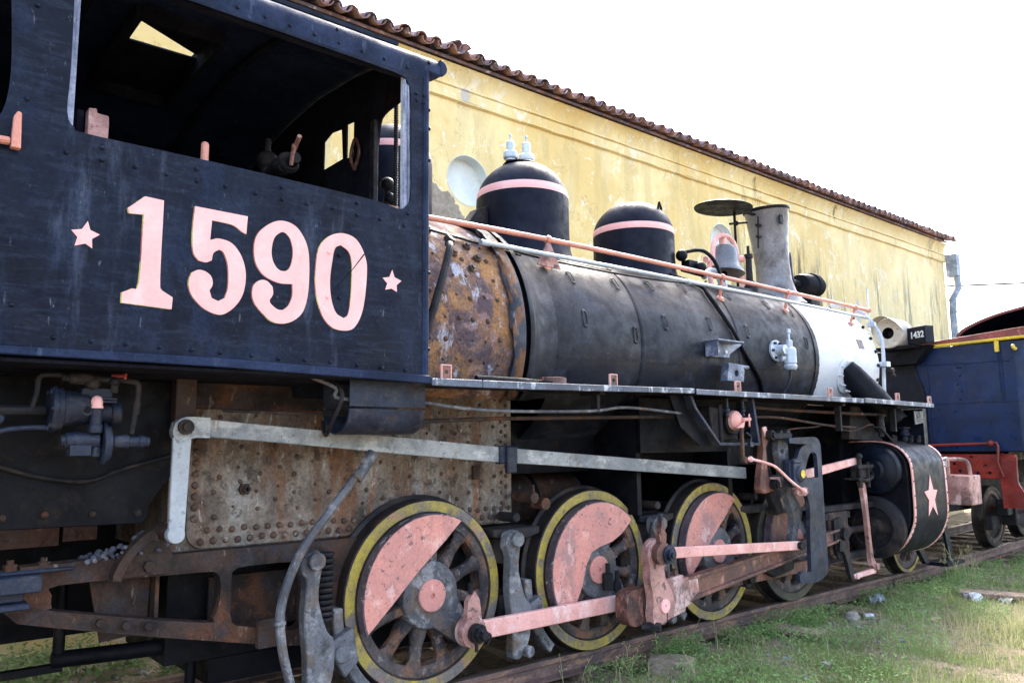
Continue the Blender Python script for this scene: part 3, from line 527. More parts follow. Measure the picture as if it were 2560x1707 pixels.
rivets([(1.963, CY-.002, 2.625), (1.96, CY-.002, 2.378)], cab, r=.0115, m='digit', name='painted_rivet')
# window frames
w = MB(); w.bx(.66, .698, -1.383, -1.33, 2.99, 3.80); build('window_frame', w, 'silverwood', L, .004)
w = MB(); w.bx(2.445, 2.50, -1.383, -1.35, 2.95, 3.80); w.bx(2.450, 2.458, -1.392, -1.383, 2.95, 3.79); w.bx(2.474, 2.482, -1.392, -1.383, 2.95, 3.79); build('window_frame', w, 'silverwood', L, .003)
w = MB(); w.bx(.69, 2.42, -1.387, -1.36, 2.94, 2.972); build('window_sill', w, 'dpink2', L)
w = MB(); w.bx(2.583, 2.612, -1.387, -1.36, 2.0, 3.85); w.lathe([(0, .028), (1.88, .028)], (2.598, -1.385, 1.985), (0, 0, 1), 10, close=False); build('corner_post', w, 'cablight', L)
rivets([(2.618, -1.40, 3.62, (1, -1, 0)), (2.62, -1.40, 3.50, (1, -1, 0)), (2.62, -1.40, 3.30, (1, -1, 0)), (2.62, -1.40, 2.60, (1, -1, 0)), (2.62, -1.40, 2.14, (1, -1, 0))], cab, r=.013, m='cab', name='corner_rivet')
# interior
nearw = smooth2([(-1.34, 2.2), (-1.34, 3.78), (-1.132, 3.757), (-.94, 3.735), (-.885, 3.67), (-.86, 3.5), (-.83, 3.161), (-.83, 2.2)], 3, 50)
farw = [(-.083, 3.813), (-.199, 3.848), (-.357, 3.826), (-.379, 3.597), (-.077, 3.596)]; slit = [(-.43, 3.835), (-.535, 3.825), (-.535, 3.58), (-.43, 3.58)]
w = MB(); w.plate([(-1.385, 1.97), (1.385, 1.97), (1.385, 3.93), (1.25, 4.0), (1.0, 4.07), (.55, 4.145), (0, 4.18), (-.55, 4.145), (-1.0, 4.07), (-1.25, 4.0), (-1.385, 3.93)], 2.575, 2.587, [nearw[::-1], farw, slit], axis='x'); build('cab_front', w, 'inside', L)
w = MB(); w.bx(2.54, 2.574, -.875, -.815, 2.0, 3.72); build('window_upright', w, 'blackdust', L, .004)
w = MB(); w.bx(.25, 2.58, 1.39, 1.402, 1.97, 3.92); w.bx(.25, 2.575, -1.385, 1.385, 1.945, 1.96); build('cab_far_side', w, 'inside', L)
w = MB(); w.bx(.26, .275, -.95, 1.38, 1.97, 4.1); build('cab_back', w, 'inside', L)
w = MB()
for xx in (.9, 1.9): w.plate([(y*.985, z-.014) for y, z in RP[1:-1]]+[(y*.97, z-.05) for y, z in RP[1:-1]][::-1], xx-.02, xx+.02, axis='x')
w.bx(.28, 2.57, -1.36, -1.33, 3.80, 3.86); build('roof_rib', w, 'inside', L)
w = MB(); w.lathe([(0, .80), (.02, .86), (.5, .86)], (2.1, 0, 2.42), (1, 0, 0), 32); build('boiler_backhead', w, 'inside', L)
w = MB(); w.cyl((2.08, -.25, 3.3), (2.08, -.25, 3.52), .05); w.ball((2.08, -.25, 3.5), .075); w.cyl((2.08, -.5, 3.40), (2.08, .3, 3.44), .035); w.ball((2.1, -.42, 3.42), .065); w.cyl((2.08, -.25, 3.56), (2.08, -.25, 3.66), .02)
w.cyl((2.08, -.58, 3.36), (2.05, -.75, 3.38), .04); w.lathe([(0, .06), (.03, .075), (.06, .06)], (2.06, -.62, 3.37), (-.3, -1, .1), 14); to = build('steam_turret', w, 'blackdust', L)
w = MB(); w.tube([(2.03, -.76, 3.40), (2.01, -.86, 3.43), (2.0, -.92, 3.45)], .014); w.cyl((2.03, -.74, 3.33), (2.0, -.84, 3.42), .012); build('valve_handle', w, 'dpink', to)
w = MB(); w.plate(smooth2([(.835, 2.9), (.832, 3.283), (.868, 3.287), (.872, 3.265), (.922, 3.262), (.928, 3.22), (.922, 2.9)], 2, 60), -1.0, -.93); build('seat_back', w, 'dpink', L, .006)
w = MB(); w.bx(.80, .83, -.90, -.5, 2.9, 3.30); build('seat_frame', w, 'inside', L)
w = MB(); w.tube([(1.412, -1.0, 2.8), (1.412, -1.0, 3.225)], .021); w.ball((1.412, -1.0, 3.225), .021); build('control_lever', w, 'salmon', L)
w = MB(); w.tube([(2.68, -.92, 2.9), (2.68, -.92, 3.9)], .014, 8, False)
for i in range(60): w.lathe([(0, .014), (.004, .018), (.008, .014)], (2.68, -.92, 2.9+i*.0165), (0, 0, 1), 8, close=False)
build('coiled_conduit', w, 'blackdust', L)
w = MB(); w.tube([(2.55, -.60, 3.45), (2.54, -.56, 3.55), (2.54, -.62, 3.66), (2.54, -.68, 3.55), (2.55, -.60, 3.45)], .012); build('hanging_ring', w, 'dpink2', L)
w = MB(); w.tube([(.455, -1.43, 2.88), (.30, -1.44, 2.87), (.1, -1.44, 2.87)], .018); w.plate([(.458, 2.85), (.495, 2.85), (.49, 3.01), (.475, 3.015), (.462, 2.99)], -1.45, -1.412); build('grab_handle', w, 'salmon', L, .004)
# frame under the cab, ash pan, injector
w = MB(); w.plate([(-.6, 1.21), (1.253, 1.184), (1.284, 1.211), (1.292, 1.279), (1.409, 1.45), (1.42, 1.94), (-.6, 1.94)], -.72, -.69); ash = build('ashpan_side', w, 'black', L, .004)
rivets([(.8, -.722, 1.254), (1.015, -.722, 1.246), (1.234, -.722, 1.238), (.62, -.722, 1.25)], ash, r=.02, m='frame')
w = MB(); w.tube([(.45, -.75, 1.56), (.594, -.75, 1.495), (.781, -.75, 1.437), (.977, -.75, 1.414), (1.14, -.75, 1.47), (1.312, -.75, 1.517), (1.40, -.72, 1.54)], .011); build('thin_hose', w, 'blackdust', L)
w = MB(); w.bx(1.36, 1.47, -.86, -.78, 1.66, 1.96); build('hanger_post', w, 'frame', L, .004)
op1 = smooth2([(.887, .905), (.858, .86), (.862, .80), (.90, .775), (1.60, .622), (1.66, .64), (1.69, .70), (1.695, .83), (1.67, .88), (1.62, .892), (1.39, .897)], 3, 60)
op2 = smooth2([(1.757, .85), (1.759, .64), (1.785, .585), (1.85, .565), (2.13, .505), (2.2, .53), (2.2, .84), (2.13, .895), (1.83, .90), (1.775, .885)], 3, 60)
w = MB(); w.plate([(.60, .955), (.70, 1.01), (.959, 1.015), (1.39, 1.005), (1.432, 1.004), (2.6, 1.004), (2.6, .36), (2.078, .422), (1.36, .583), (.889, .698), (.717, .744), (.66, .80), (.60, .86)], -.70, -.60, [op1, op2]); fr = build('rear_frame', w, 'frame', L, .007)
w = MB()
for a, b in ((1.081, .696), (1.205, .669), (1.314, .648)): w.cyl((a, -.705, b), (a, -.70, b), .036, .036, 14); w.lathe([(0, .025), (.025, .025), (.03, .02)], (a, -.705, b), (0, -1, 0), 6)
build('frame_bolt', w, 'frame', fr)
w = MB(); w.plate(smooth2([(1.34, 1.185), (1.24, 1.12), (1.16, 1.035), (1.115, .95), (1.11, .91), (1.15, .905), (1.17, .96), (1.21, 1.03), (1.28, 1.09), (1.36, 1.13)], 3, 60), -.80, -.72); w.plate([(1.12, .91), (1.40, .915), (1.42, 1.0), (1.36, 1.14), (1.20, 1.03)], -.735, -.702); w.cyl((1.19, -.735, .968), (1.19, -.77, .968), .024, n=6); w.cyl((1.295, -.735, .962), (1.295, -.77, .962), .03, n=6); w.cyl((1.354, -.92, 1.14), (1.354, -.72, 1.14), .045); build('shaft_bracket', w, 'frame', L, .005)
w = MB(); w.plate([(1.13, .56), (1.06, .90), (1.37, .90), (1.36, .58)], -.52, -.50); w.bx(1.375, 1.395, -.60, -.50, .60, .90); w.bx(1.72, 2.6, -.45, -.43, .5, .82); build('frame_plate', w, 'frame', L)
w = MB(); w.bx(.30, .785, -.86, -.74, .905, .985); w.bx(.30, .93, -.80, -.70, .985, 1.005); w.bx(.3, .74, -.86, -.72, .83, .86); w.bx(.3, .72, -.80, -.72, .86, .905); build('drawbar_pocket', w, 'bluegrey', L, .006)
w = MB()
for xx in (.66, .80): w.lathe([(0, .03), (.03, .03), (.03, .016), (.05, .016)], (xx, -.77, 1.005), (0, 0, 1), 6)
w.bx(.70, .93, -.79, -.71, 1.005, 1.02); w.lathe([(0, .06), (.015, .06)], (.52, -.80, 1.0), (0, 0, 1), 12); build('pocket_bolt', w, 'frame', L)
w = MB(); w.bx(.2, 1.6, .45, .49, .97, 1.30); build('rear_gap_cover', w, 'black', L)  # black plate added behind to close bright gaps under the ash pan side
w = MB(); w.bx(.3, 1.06, .28, .34, 1.0, 1.12); w.bx(1.08, 1.27, .28, .34, 1.02, 1.12); build('cross_plank', w, 'dpink2', L)
w = MB(); w.cyl((.95, -.30, .46), (1.70, -.30, .43), .045); w.cyl((.98, -.30, .46), (.98, -.30, .85), .03); w.cyl((1.68, -.30, .43), (1.68, -.30, .1), .03); w.box((.8, -.3, .42), (.4, .05, .04)); build('brake_beam', w, 'black', L)
w = MB(); w.bx(.3, 2.6, .50, .60, .42, 1.0); w.bx(1.5, 3.6, -.4, .4, .35, .95); build('inner_frame', w, 'black', L)
# injector / lubricating pump under the cab, in front of the ash pan
inj = bpy.data.objects.new('injector', None); link(inj, L, (.9, -1.1, 1.7)); IY = -1.14
w = MB(); w.lathe([(0, .105), (.022, .11), (.028, .10), (.05, .10)], (.722, IY+.03, 1.76), (1, 0, 0), 28); w.lathe([(0, .085), (.11, .075)], (.77, IY+.03, 1.765), (1, 0, 0), 24)
for t in range(6): w.cyl((.715, IY+.03+.09*math.cos(t*PI/3), 1.76+.09*math.sin(t*PI/3)), (.75, IY+.03+.09*math.cos(t*PI/3), 1.76+.09*math.sin(t*PI/3)), .013, n=6)
build('pump_flange', w, 'bluegrey', inj, .003)
w = MB(); w.lathe([(0, .05), (.15, .05), (.155, .062), (.19, .062), (.2, .05)], (.835, IY+.06, 1.745), (1, 0, 0), 18); w.cyl((.866, IY+.02, 1.757), (.866, IY-.045, 1.757), .03, n=16); build('pump_barrel', w, 'bluegrey', inj, .002)
w = MB(); w.cyl((.866, IY-.047, 1.757), (.866, IY-.03, 1.757), .017, n=12); build('pump_port', w, 'black', inj)
w = MB(); w.plate(rrect(.845, .978, 1.815, 1.86, .01, 2), IY-.01, IY+.09); w.plate(rrect(.825, 1.0, 1.791, 1.804, .004, 1), IY-.02, IY+.10); w.plate(rrect(.828, 1.0, 1.805, 1.818, .004, 1), IY-.018, IY+.10); build('pump_box', w, 'bluegrey', inj, .003)
w = MB(); w.cyl((.907, IY-.03, 1.66), (.907, IY-.03, 1.765), .026, n=18); w.cyl((.907, IY-.03, 1.65), (.907, IY-.03, 1.69), .031, n=8); build('pump_riser', w, 'bluegrey', inj, .002)
w = MB(); w.lathe([(0, .029), (.012, .029), (.013, .026), (.035, .026), (.050, .020), (.058, .010), (.06, .001)], (.907, IY-.03, 1.765), (0, 0, 1), 18); o = build('pump_cap', w, 'digit', inj); o['label'] = 'pink painted cap'
w = MB(); w.lathe([(0, .022), (.02, .024), (.022, .034), (.05, .036), (.055, .04), (.16, .04)], (.77, IY, 1.617), (1, 0, 0), 18); w.lathe([(0, .095), (.018, .10), (.02, .088), (.035, .085)], (.945, IY+.02, 1.60), (1, 0, 0), 26); w.lathe([(0, .03), (.01, .036), (.075, .036), (.08, .026), (.12, .026), (.122, .032), (.15, .032), (.152, .025), (.17, .025)], (.985, IY+.0, 1.61), (1, 0, 0), 8); w.box((.85, IY, 1.57), (.09, .07, .05)); w.cyl((.92, IY, 1.54), (.92, IY, 1.60), .022); build('pump_lower_body', w, 'bluegrey', inj, .002)
w = MB(); w.tube([(.30, IY, 1.742), (.58, IY, 1.75), (.70, IY+.02, 1.752)], .024); w.tube([(.648, IY, 1.76), (.664, IY, 1.83), (.668, IY, 1.895), (.695, IY, 1.915), (.76, IY, 1.915)], .012); w.lathe([(0, .018), (.03, .018), (.035, .026), (.08, .03), (.13, .026), (.15, .017), (.2, .018)], (.76, IY, 1.905), (1, 0, 0), 10)
w.tube([(.95, IY, 1.908), (1.07, IY, 1.898), (1.093, IY, 1.885), (1.094, IY, 1.84), (1.085, IY, 1.74), (1.072, IY, 1.645)], .013); w.cyl((1.088, IY, 1.74), (1.092, IY, 1.80), .017); w.ball((.985, IY, 1.895), .026); w.box((.985, IY, 1.865), (.03, .03, .05)); w.ball((.89, IY, 1.885), .035); build('pump_pipe', w, 'blackdust', inj)
w = MB(); w.tube([(.25, IY, 1.60), (.42, IY, 1.60), (.54, IY, 1.66), (.66, IY, 1.675), (.72, IY, 1.672)], .012); w.tube([(.5, IY, 1.735), (.53, IY, 1.715), (.50, IY, 1.70), (.40, IY, 1.70)], .02); build('curved_pipe', w, 'bluegrey', inj)
w = MB(); w.tube([(.975, IY, 1.925), (1.005, IY-.02, 1.922), (1.03, IY, 1.93)], .009); w.cyl((1.03, IY, 1.905), (1.03, IY, 1.935), .012); build('cock_handle', w, 'red', inj)

# firebox, lower sheet
fbp = [(1.52, 1.97), (1.52, 1.10)]+circ(1.62, 1.11, .10, 6, 180, 270)+[(3.90, 1.012), (3.90, 1.97)]
w = MB(); w.plate(fbp, -.62, -.60); fb = build('firebox_side', w, 'firebox', L, .004)
w = MB(); w.plate([(1.50, 1.0), (3.905, 1.0), (3.905, 1.97), (1.50, 1.97)], -.598, -.2); w.bx(1.50, 3.90, .2, .6, 1.0, 1.97); w.bx(3.88, 3.90, -.6, .6, 1.0, 1.97); w.bx(1.42, 1.5, -.6, .6, 1.0, 1.94); build('firebox_core', w, 'firebox', L)
w = MB(); w.bx(1.52, 2.55, -.66, -.622, 1.80, 1.955); w.bx(2.9, 3.0, -.66, -.622, 1.70, 1.73); w.bx(3.52, 3.58, -.65, -.622, 1.33, 1.43); build('firebox_patch', w, 'frame', fb, .003)
R2 = random.Random(3); pts = []
xx = 1.60
while xx < 3.86: pts.append((xx, -.622, 1.052+R2.uniform(-.004, .004), (0, -1, 0), .021)); pts.append((xx+.035, -.622, 1.112+R2.uniform(-.005, .005), (0, -1, 0), .019)); xx += .072
zz = 1.18
while zz < 1.64: pts.append((1.558, -.622, zz, (0, -1, 0), .021)); zz += .062
zz = 1.12
while zz < 1.95: pts.append((3.845, -.622, zz, (0, -1, 0), .016)); pts.append((3.80, -.622, zz+.03, (0, -1, 0), .015)); zz += .075
for i in range(18):
    for j in range(7):
        px, pz = 1.68+i*.121+R2.uniform(-.02, .02), 1.20+j*.112+R2.uniform(-.018, .018)+(.05 if i % 2 else 0)
        if px < 3.76 and pz < 1.93: pts.append((px, -.622, pz, (0, -1, 0), R2.choice((.010, .012, .014, .016))))
rivets(pts[:250], fb, m='rivet')
w = MB(); w.lathe([(0, .036), (.03, .036), (.03, .022), (.055, .022), (.055, .014), (.02, .014)], (1.84, -.622, 1.335), (0, -1, 0), 6, close=False); build('washout_plug', w, 'frame', fb)
# firebox upper shell (bare rusty) and the flange bands
def shell(x, zc, r, n=40, low=1.9, rw=None):
    P = []
    for i in range(n+1):
        a = math.radians(-32+244*i/n); P.append((x, -r*math.cos(a), max(low, zc+r*math.sin(a))))
    return P
w = MB(); w.loft([shell(2.59, 2.37, .985), shell(3.66, 2.37, .985)]); ub = build('firebox_crown', w, 'orange', L, ang=60)
pts = []
for i in range(8):
    for a in (-22, -13, -4.5, 4, 13, 22.5, 32, 41):
        if R2.random() < .1: continue
        an = math.radians(a+R2.uniform(-1, 1)); x = 2.68+i*.118+R2.uniform(-.01, .01)
        pts.append((x, -.985*math.cos(an), 2.37+.985*math.sin(an), (0, -math.cos(an), math.sin(an)), R2.choice((.011, .013, .016, .02))))
rivets(pts, ub, m='rivet')
w = MB()
for x, a in ((2.74, 47), (2.86, 46), (2.98, 43), (3.10, 48), (3.24, 42), (3.38, 40), (3.22, 34), (3.42, 33), (3.34, 27)):
    an = math.radians(a); w.lathe([(0, .034), (.022, .032), (.024, .02), (.04, .02)], (x, -.985*math.cos(an), 2.37+.985*math.sin(an)), (0, -math.cos(an), math.sin(an)), 10)
build('stay_cap', w, 'rivet', ub)
w = MB(); w.tube([(3.12, -.90, 2.96), (3.06, -1.0, 2.90), (2.98, -1.04, 2.70), (2.90, -1.06, 2.50), (2.80, -1.06, 2.2), (2.72, -1.06, 1.99)], .027); w.lathe([(0, .04), (.03, .042), (.04, .036)], (3.115, -.90, 2.975), (.2, -.5, .5), 12); build('down_pipe', w, 'blackdust', L)
w = MB()
def ringtop(x, zc, r): return shell(x, zc, r, 44, 1.9)
w.loft([ringtop(3.60, 2.37, 1.005), ringtop(3.61, 2.37, 1.03), ringtop(3.70, 2.375, 1.03), ringtop(3.74, 2.38, 1.0)]); 
for v_i, v in enumerate(w.v):
    if v_i < 90: w.v[v_i] = (v[0]+.015*math.sin(v_i*1.7)+.01*math.sin(v_i*.6), v[1], v[2])
build('firebox_band', w, 'band', L, ang=50)
w = MB(); w.loft([ringtop(3.70, 2.385, .955), ringtop(3.86, 2.385, .95)]); build('shadow_gap_ring', w, 'black', L)
w = MB(); w.loft([ringtop(3.79, 2.39, .985), ringtop(3.785, 2.39, 1.0), ringtop(3.82, 2.392, 1.005), ringtop(3.87, 2.395, .965), ringtop(3.94, 2.40, .925), ringtop(4.02, 2.40, .902), ringtop(4.15, 2.405, .893)]); build('jacket_flare', w, 'jacket', L, ang=60)
def fullring(x, zc, r, n=64): return [(x, -r*math.cos(2*PI*i/n), zc+r*math.sin(2*PI*i/n)) for i in range(n+1)]
for x0, x1, r0, r1, z0, z1 in ((4.14, 5.17, .892, .876, 2.405, 2.413), (5.165, 6.62, .871, .853, 2.413, 2.449), (6.615, 8.10, .848, .832, 2.449, 2.489)):
    w = MB(); w.loft([fullring(x0, z0, r0-.01), fullring(x0, z0, r0), fullring(x0+.004, z0, r0+.001), fullring(x1-.004, z1, r1+.001), fullring(x1, z1, r1), fullring(x1, z1, r1-.01)]); jk = build('boiler_jacket', w, 'jacket', L, ang=40)
    w = MB(); w.loft([fullring(x1-.028, z1, r1+.003), fullring(x1-.026, z1, r1+.006), fullring(x1+.022, z1, r1+.004), fullring(x1+.024, z1, r1)]); build('jacket_strap', w, 'jacket', jk, ang=60)
def jz(x): return (2.405+(x-4.14)*.0212) if x > 4.1 else 2.4
def jr(x): return .894-(x-4.14)*.0157
def onj(x, a, off=0.0):
    an = math.radians(a); r = jr(x)+off; return Vector((x, -r*math.cos(an), jz(x)+r*math.sin(an))), Vector((0, -math.cos(an), math.sin(an)))
# small access slots in the jacket
for (x, a) in ((4.47, 35.6), (4.47, 10.2), (5.07, 3.8), (5.52, 40.3), (5.5, 13.3), (5.02, 36.4), (6.18, 16.3), (6.79, 13.9), (6.06, 44.5), (6.82, 45.8), (7.47, 41.8), (7.88, 37.0), (7.9, 10.6)):
    w = MB(); h = .055; P = []
    for t in range(17):
        th_ = 2*PI*t/16; ca, sa = math.cos(th_), math.sin(th_); u = .022*ca; vv = (h if sa > 0 else -h)*.75+.022*sa
        P.append([onj(x+u*s_, a+math.degrees(vv*s_/.87), o_)[0] for s_, o_ in ((1.22, .0015), (1.15, .006), (.9, .006), (.82, .0015))])
    w.loft([[p[i] for p in P] for i in range(4)]); so1 = build('wash_slot', w, 'jacket', L, ang=60)
w = MB()
for x in np.arange(4.2, 8.05, .055):
    for a in (-10, 54):
        p, nn = onj(x, a, .001); w.lathe([(0, .006), (.004, .004), (.005, .001)], p, nn, 5, close=False)
jr_ = build('jacket_rivets', w, 'jacket', L); jr_['kind'] = 'stuff'
w = MB()
for a in (-10, 54):
    P = [[onj(x, a+d, o_)[0] for x in np.linspace(4.16, 8.08, 30)] for d, o_ in ((-.9, .0012), (-.9, .004), (.9, .004), (.9, .0012))]; w.loft(P)
build('jacket_seam', w, 'jacket', L, ang=50)
# smokebox
w = MB(); w.loft([fullring(8.10, 2.485, .80), fullring(8.10, 2.485, .818), fullring(9.55, 2.480, .816), fullring(9.57, 2.480, .79), fullring(9.60, 2.48, .70), fullring(9.60, 2.48, .001)]); sm = build('smokebox', w, 'smoke', L, ang=40)
w = MB(); w.loft([fullring(8.04, 2.486, .82), fullring(8.04, 2.486, .842), fullring(8.105, 2.486, .842), fullring(8.105, 2.486, .818)]); jb = build('smokebox_joint_band', w, 'jacket', L, ang=40)
w = MB()
for i in range(64):
    a = 2*PI*i/64; w.lathe([(0, .013), (.010, .012), (.018, .006)], (8.125, -.817*math.cos(a), 2.485+.817*math.sin(a)), (0, -math.cos(a), math.sin(a)), 6)
for i in range(30):
    a = 2*PI*i/30; w.lathe([(0, .022), (.02, .020), (.03, .008)], (9.51, -.815*math.cos(a), 2.48+.815*math.sin(a)), (0, -math.cos(a), math.sin(a)), 8)
o = build('smokebox_bolts', w, 'blackdust', sm); o['kind'] = 'stuff'
w = MB(); P = [[(x, -(r_)*math.cos(math.radians(a)), 2.48+(r_)*math.sin(math.radians(a))) for a in (13, 15, 17, 19, 21)] for x, r_ in ((9.12, .818), (9.121, .821), (9.25, .821), (9.251, .818))]; w.loft(P); build('smokebox_patch', w, 'dpink2', sm)
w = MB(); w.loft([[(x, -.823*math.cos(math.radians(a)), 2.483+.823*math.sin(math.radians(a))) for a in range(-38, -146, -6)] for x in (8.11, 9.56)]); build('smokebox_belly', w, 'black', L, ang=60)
# steam pipe to the cylinders with flange
w = MB(); C0 = Vector((8.76, -.79, 2.32)); ax = Vector((0.10, -.97, -.20)).normalized()
w.lathe([(-.05, .205), (.015, .205), (.02, .195)], C0, ax, 32)
for t in range(10): w.lathe([(0, .016), (.02, .016), (.02, .01), (.05, .008)], C0+Vector((.178*math.cos(t*.628), 0, .178*math.sin(t*.628)))+ax*.02, ax, 6)
build('steam_pipe_flange', w, 'smoke', L)
w = MB(); w.lathe([(0, .001), (.001, .11), (.10, .135), (.45, .17), (.8, .17)], C0+Vector((.0, .0, .10)), Vector((.42, -.42, -.80)), 24); build('steam_pipe', w, 'black', L)
w = MB(); w.lathe([(0, .07), (.03, .07), (.03, .04), (.08, .04), (.08, .02), (.11, .02)], (9.36, -.76, 2.20), (.1, -1, .0), 10); w.box((9.22, -.79, 2.27), (.08, .03, .12)); w.cyl((9.22, -.80, 2.29), (9.22, -.86, 2.29), .018, n=6); build('washout_cover', w, 'bluegrey', L)
# domes
def dome(name, x, r, zt, zb, zb1, zb2):
    pr = [(1.0, 3.15-.0)]
    H = zt-zb  # cap height
    prof = [(3.02, r*1.30), (3.12, r*1.22), (3.20, r*1.08), (3.30, r*1.02), (3.42, r)]; prof += [(zb+H*math.sin(t*PI/2/12), r*math.cos(t*PI/2/12)+1e-4) for t in range(0, 13)]
    w = MB(); w.lathe([(a-3.02, b) for a, b in prof], (x, 0, 3.02), (0, 0, 1), 48, close=False); d = build(name, w, 'dome', L, ang=60)
    def rad(z): return r if z <= zb else r*math.sqrt(max(0, 1-((z-zb)/H)**2))
    w = MB(); n = 5; w.lathe([(zb1+(zb2-zb1)*i/n, rad(zb1+(zb2-zb1)*i/n)+(.0025 if 0 < i < n else 0.0005)) for i in range(n+1)], (x, 0, 0), (0, 0, 1), 48, close=False); build('pink_band', w, 'digit', d, ang=60)
    return d
d1 = dome('steam_dome', 4.584, .42, 4.12, 3.73, 3.765, 3.84); d2 = dome('sand_dome', 6.088, .413, 4.035, 3.68, 3.672, 3.738); d3 = dome('rear_sand_dome', 3.20, .33, 4.12, 3.76, 3.845, 3.905)
w = MB(); w.lathe([(0, .16), (.012, .15), (.03, .06), (.032, .001)], (4.56, 0, 4.10), (0, 0, 1), 30); build('dome_lid', w, 'dome', d1)
for x, z, s_ in ((4.449, 4.12, .92), (4.641, 4.135, 1.0)):
    w = MB(); w.lathe([(0, .05*s_), (.02, .05*s_), (.021, .068*s_), (.075, .070*s_), (.085, .062*s_), (.10, .040*s_), (.19*s_, .040*s_), (.20*s_, .030*s_), (.205*s_, .008), (.25*s_, .008), (.251*s_, .013), (.27*s_, .012), (.275*s_, .002)], (x, 0, z), (0, 0, 1), 20, close=False); w.lathe([(.028, .072*s_), (.034, .074*s_), (.040, .072*s_)], (x, 0, z), (0, 0, 1), 20, close=False); build('safety_valve', w, 'silverpipe', L)
w = MB(); w.tube([(6.14, -.29, 3.92), (6.15, -.30, 3.985), (6.30, -.20, 3.985), (6.33, -.18, 3.90)], .013, 8, False); build('dome_handle', w, 'black', d2)
w = MB(); w.tube([(6.32, -.38, 3.47), (6.55, -.48, 3.52), (6.72, -.50, 3.46), (6.76, -.55, 3.32), (6.75, -.60, 3.2)], .02); w.ball((6.35, -.40, 3.45), .06); w.box((6.45, -.42, 3.36), (.14, .1, .08)); w.cyl((6.3, -.45, 3.3), (6.55, -.5, 3.27), .035); w.ball((6.52, -.5, 3.33), .06); build('sand_pipe', w, 'black', L)
w = MB(); w.tube([(6.62, -.46, 3.26), (6.74, -.46, 3.33), (6.80, -.50, 3.30), (6.80, -.56, 3.15)], .035); w.cyl((6.80, -.56, 3.14), (6.80, -.56, 3.22), .045, n=8); build('blue_elbow', w, 'silverpipe', L)
pts = [onj(6.10, 60, .02)[0], onj(6.39, 49, .022)[0], onj(6.37, 38, .02)[0], onj(6.40, 25, .02)[0], onj(6.52, 11, .02)[0], onj(6.65, -1, .02)[0], onj(6.93, -16, .02)[0], onj(7.1, -28, .02)[0]]
w = MB(); w.tube(pts, .021, 8); build('sand_delivery_pipe', w, 'black', L)
# smokestack and lid
w = MB(); SX = 8.585; w.lathe([(0, .36), (.06, .30), (.16, .245), (.30, .21), (.50, .202), (.80, .222), (1.16, .262), (1.175, .275), (1.20, .275), (1.20, .25), (.8, .20), (.4, .19)], (8.71, 0, 3.24), (-.105, 0, 1.0), 40, close=False); stk = build('smokestack', w, 'stack', L, ang=50)
w = MB(); w.lathe([(0, .272), (.008, .280), (.035, .280), (.04, .272)], (SX, 0, 4.40), (-.105, 0, 1), 40, close=False); build('stack_rim', w, 'black', stk, ang=60)
w = MB()
for z in (4.04, 4.18): w.box((SX-.27, -.05, z), (.07, .04, .03))
w.box((SX-.10, -.255, 4.24), (.06, .02, .11)); w.cyl((SX-.28, -.04, 3.9), (SX-.25, -.04, 4.3), .01); build('stack_hinge', w, 'blackdust', stk)
w = MB(); c = Vector((7.68, 0, 4.28)); rot = Matrix.Rotation(math.radians(2), 3, 'Y') @ Matrix.Rotation(math.radians(3), 3, 'X')
w.lathe([(0, .33), (.012, .335), (.02, .32), (.03, .001)], c, rot @ Vector((0, 0, 1)), 40); w.box(c+Vector((.42, 0, .05)), (.42, .05, .02), rot); build('stack_lid', w, 'black', L)
w = MB(); w.cyl((7.98, .05, 3.3), (7.90, 0, 4.28), .016); w.cyl((7.80, 0, 4.12), (8.15, 0, 4.20), .014); w.ball((7.93, 0, 4.15), .03); build('lid_rod', w, 'black', L)
# bell
BX, BYY = 7.42, -.15
w = MB(); w.lathe([(0, .230), (.02, .225), (.06, .195), (.12, .165), (.20, .150), (.275, .142), (.305, .12), (.325, .06), (.33, .001)], (BX, BYY, 3.45), (.10, 0, 1), 32, close=False); w.lathe([(0, .230), (.01, .21), (.2, .13)], (BX, BYY, 3.45), (.10, 0, 1), 32, close=False); bl = build('bell', w, 'bell', L, ang=50)
w = MB(); w.ball((BX, BYY, 3.44), .04); build('clapper', w, 'black', bl)
w = MB()
ya = [(BX-.235, BYY-.03, 3.50), (BX-.235, BYY-.03, 3.66), (BX-.18, BYY-.03, 3.80), (BX-.08, BYY-.03, 3.865), (BX+.03, BYY-.03, 3.88), (BX+.13, BYY-.03, 3.85), (BX+.21, BYY-.03, 3.76), (BX+.235, BYY-.03, 3.64)]
w.tube(ya, .028, 10); w.cyl((BX+.01, BYY, 3.76), (BX+.01, BYY, 3.87), .045); w.ball((BX+.01, BYY, 3.885), .028)
w.cyl((BX+.16, BYY, 3.645), (BX+.37, BYY, 3.67), .04); w.cyl((BX-.20, BYY, 3.60), (BX-.33, BYY, 3.56), .035)
w.tube([(BX+.24, BYY, 3.64), (BX+.30, BYY, 3.52), (BX+.36, BYY, 3.38), (BX+.28, BYY, 3.26), (BX+.12, BYY, 3.24)], .030); w.tube([(BX-.25, BYY, 3.58), (BX-.26, BYY, 3.42), (BX-.22, BYY, 3.28), (BX-.05, BYY, 3.25)], .028)
build('bell_yoke', w, 'pink', L)
w = MB(); w.lathe([(0, .09), (.12, .09), (.13, .06), (.18, .06), (.19, .04), (.45, .034), (.46, .05), (.50, .05), (.51, .018), (.6, .016)], (BX+.42, BYY-.05, 3.22), (0, 0, 1), 14); build('whistle', w, 'blackdust', L)
w = MB(); w.box((BX+.1, BYY, 3.27), (.6, .24, .05)); build('bell_stand', w, 'bluegrey', L, .006)
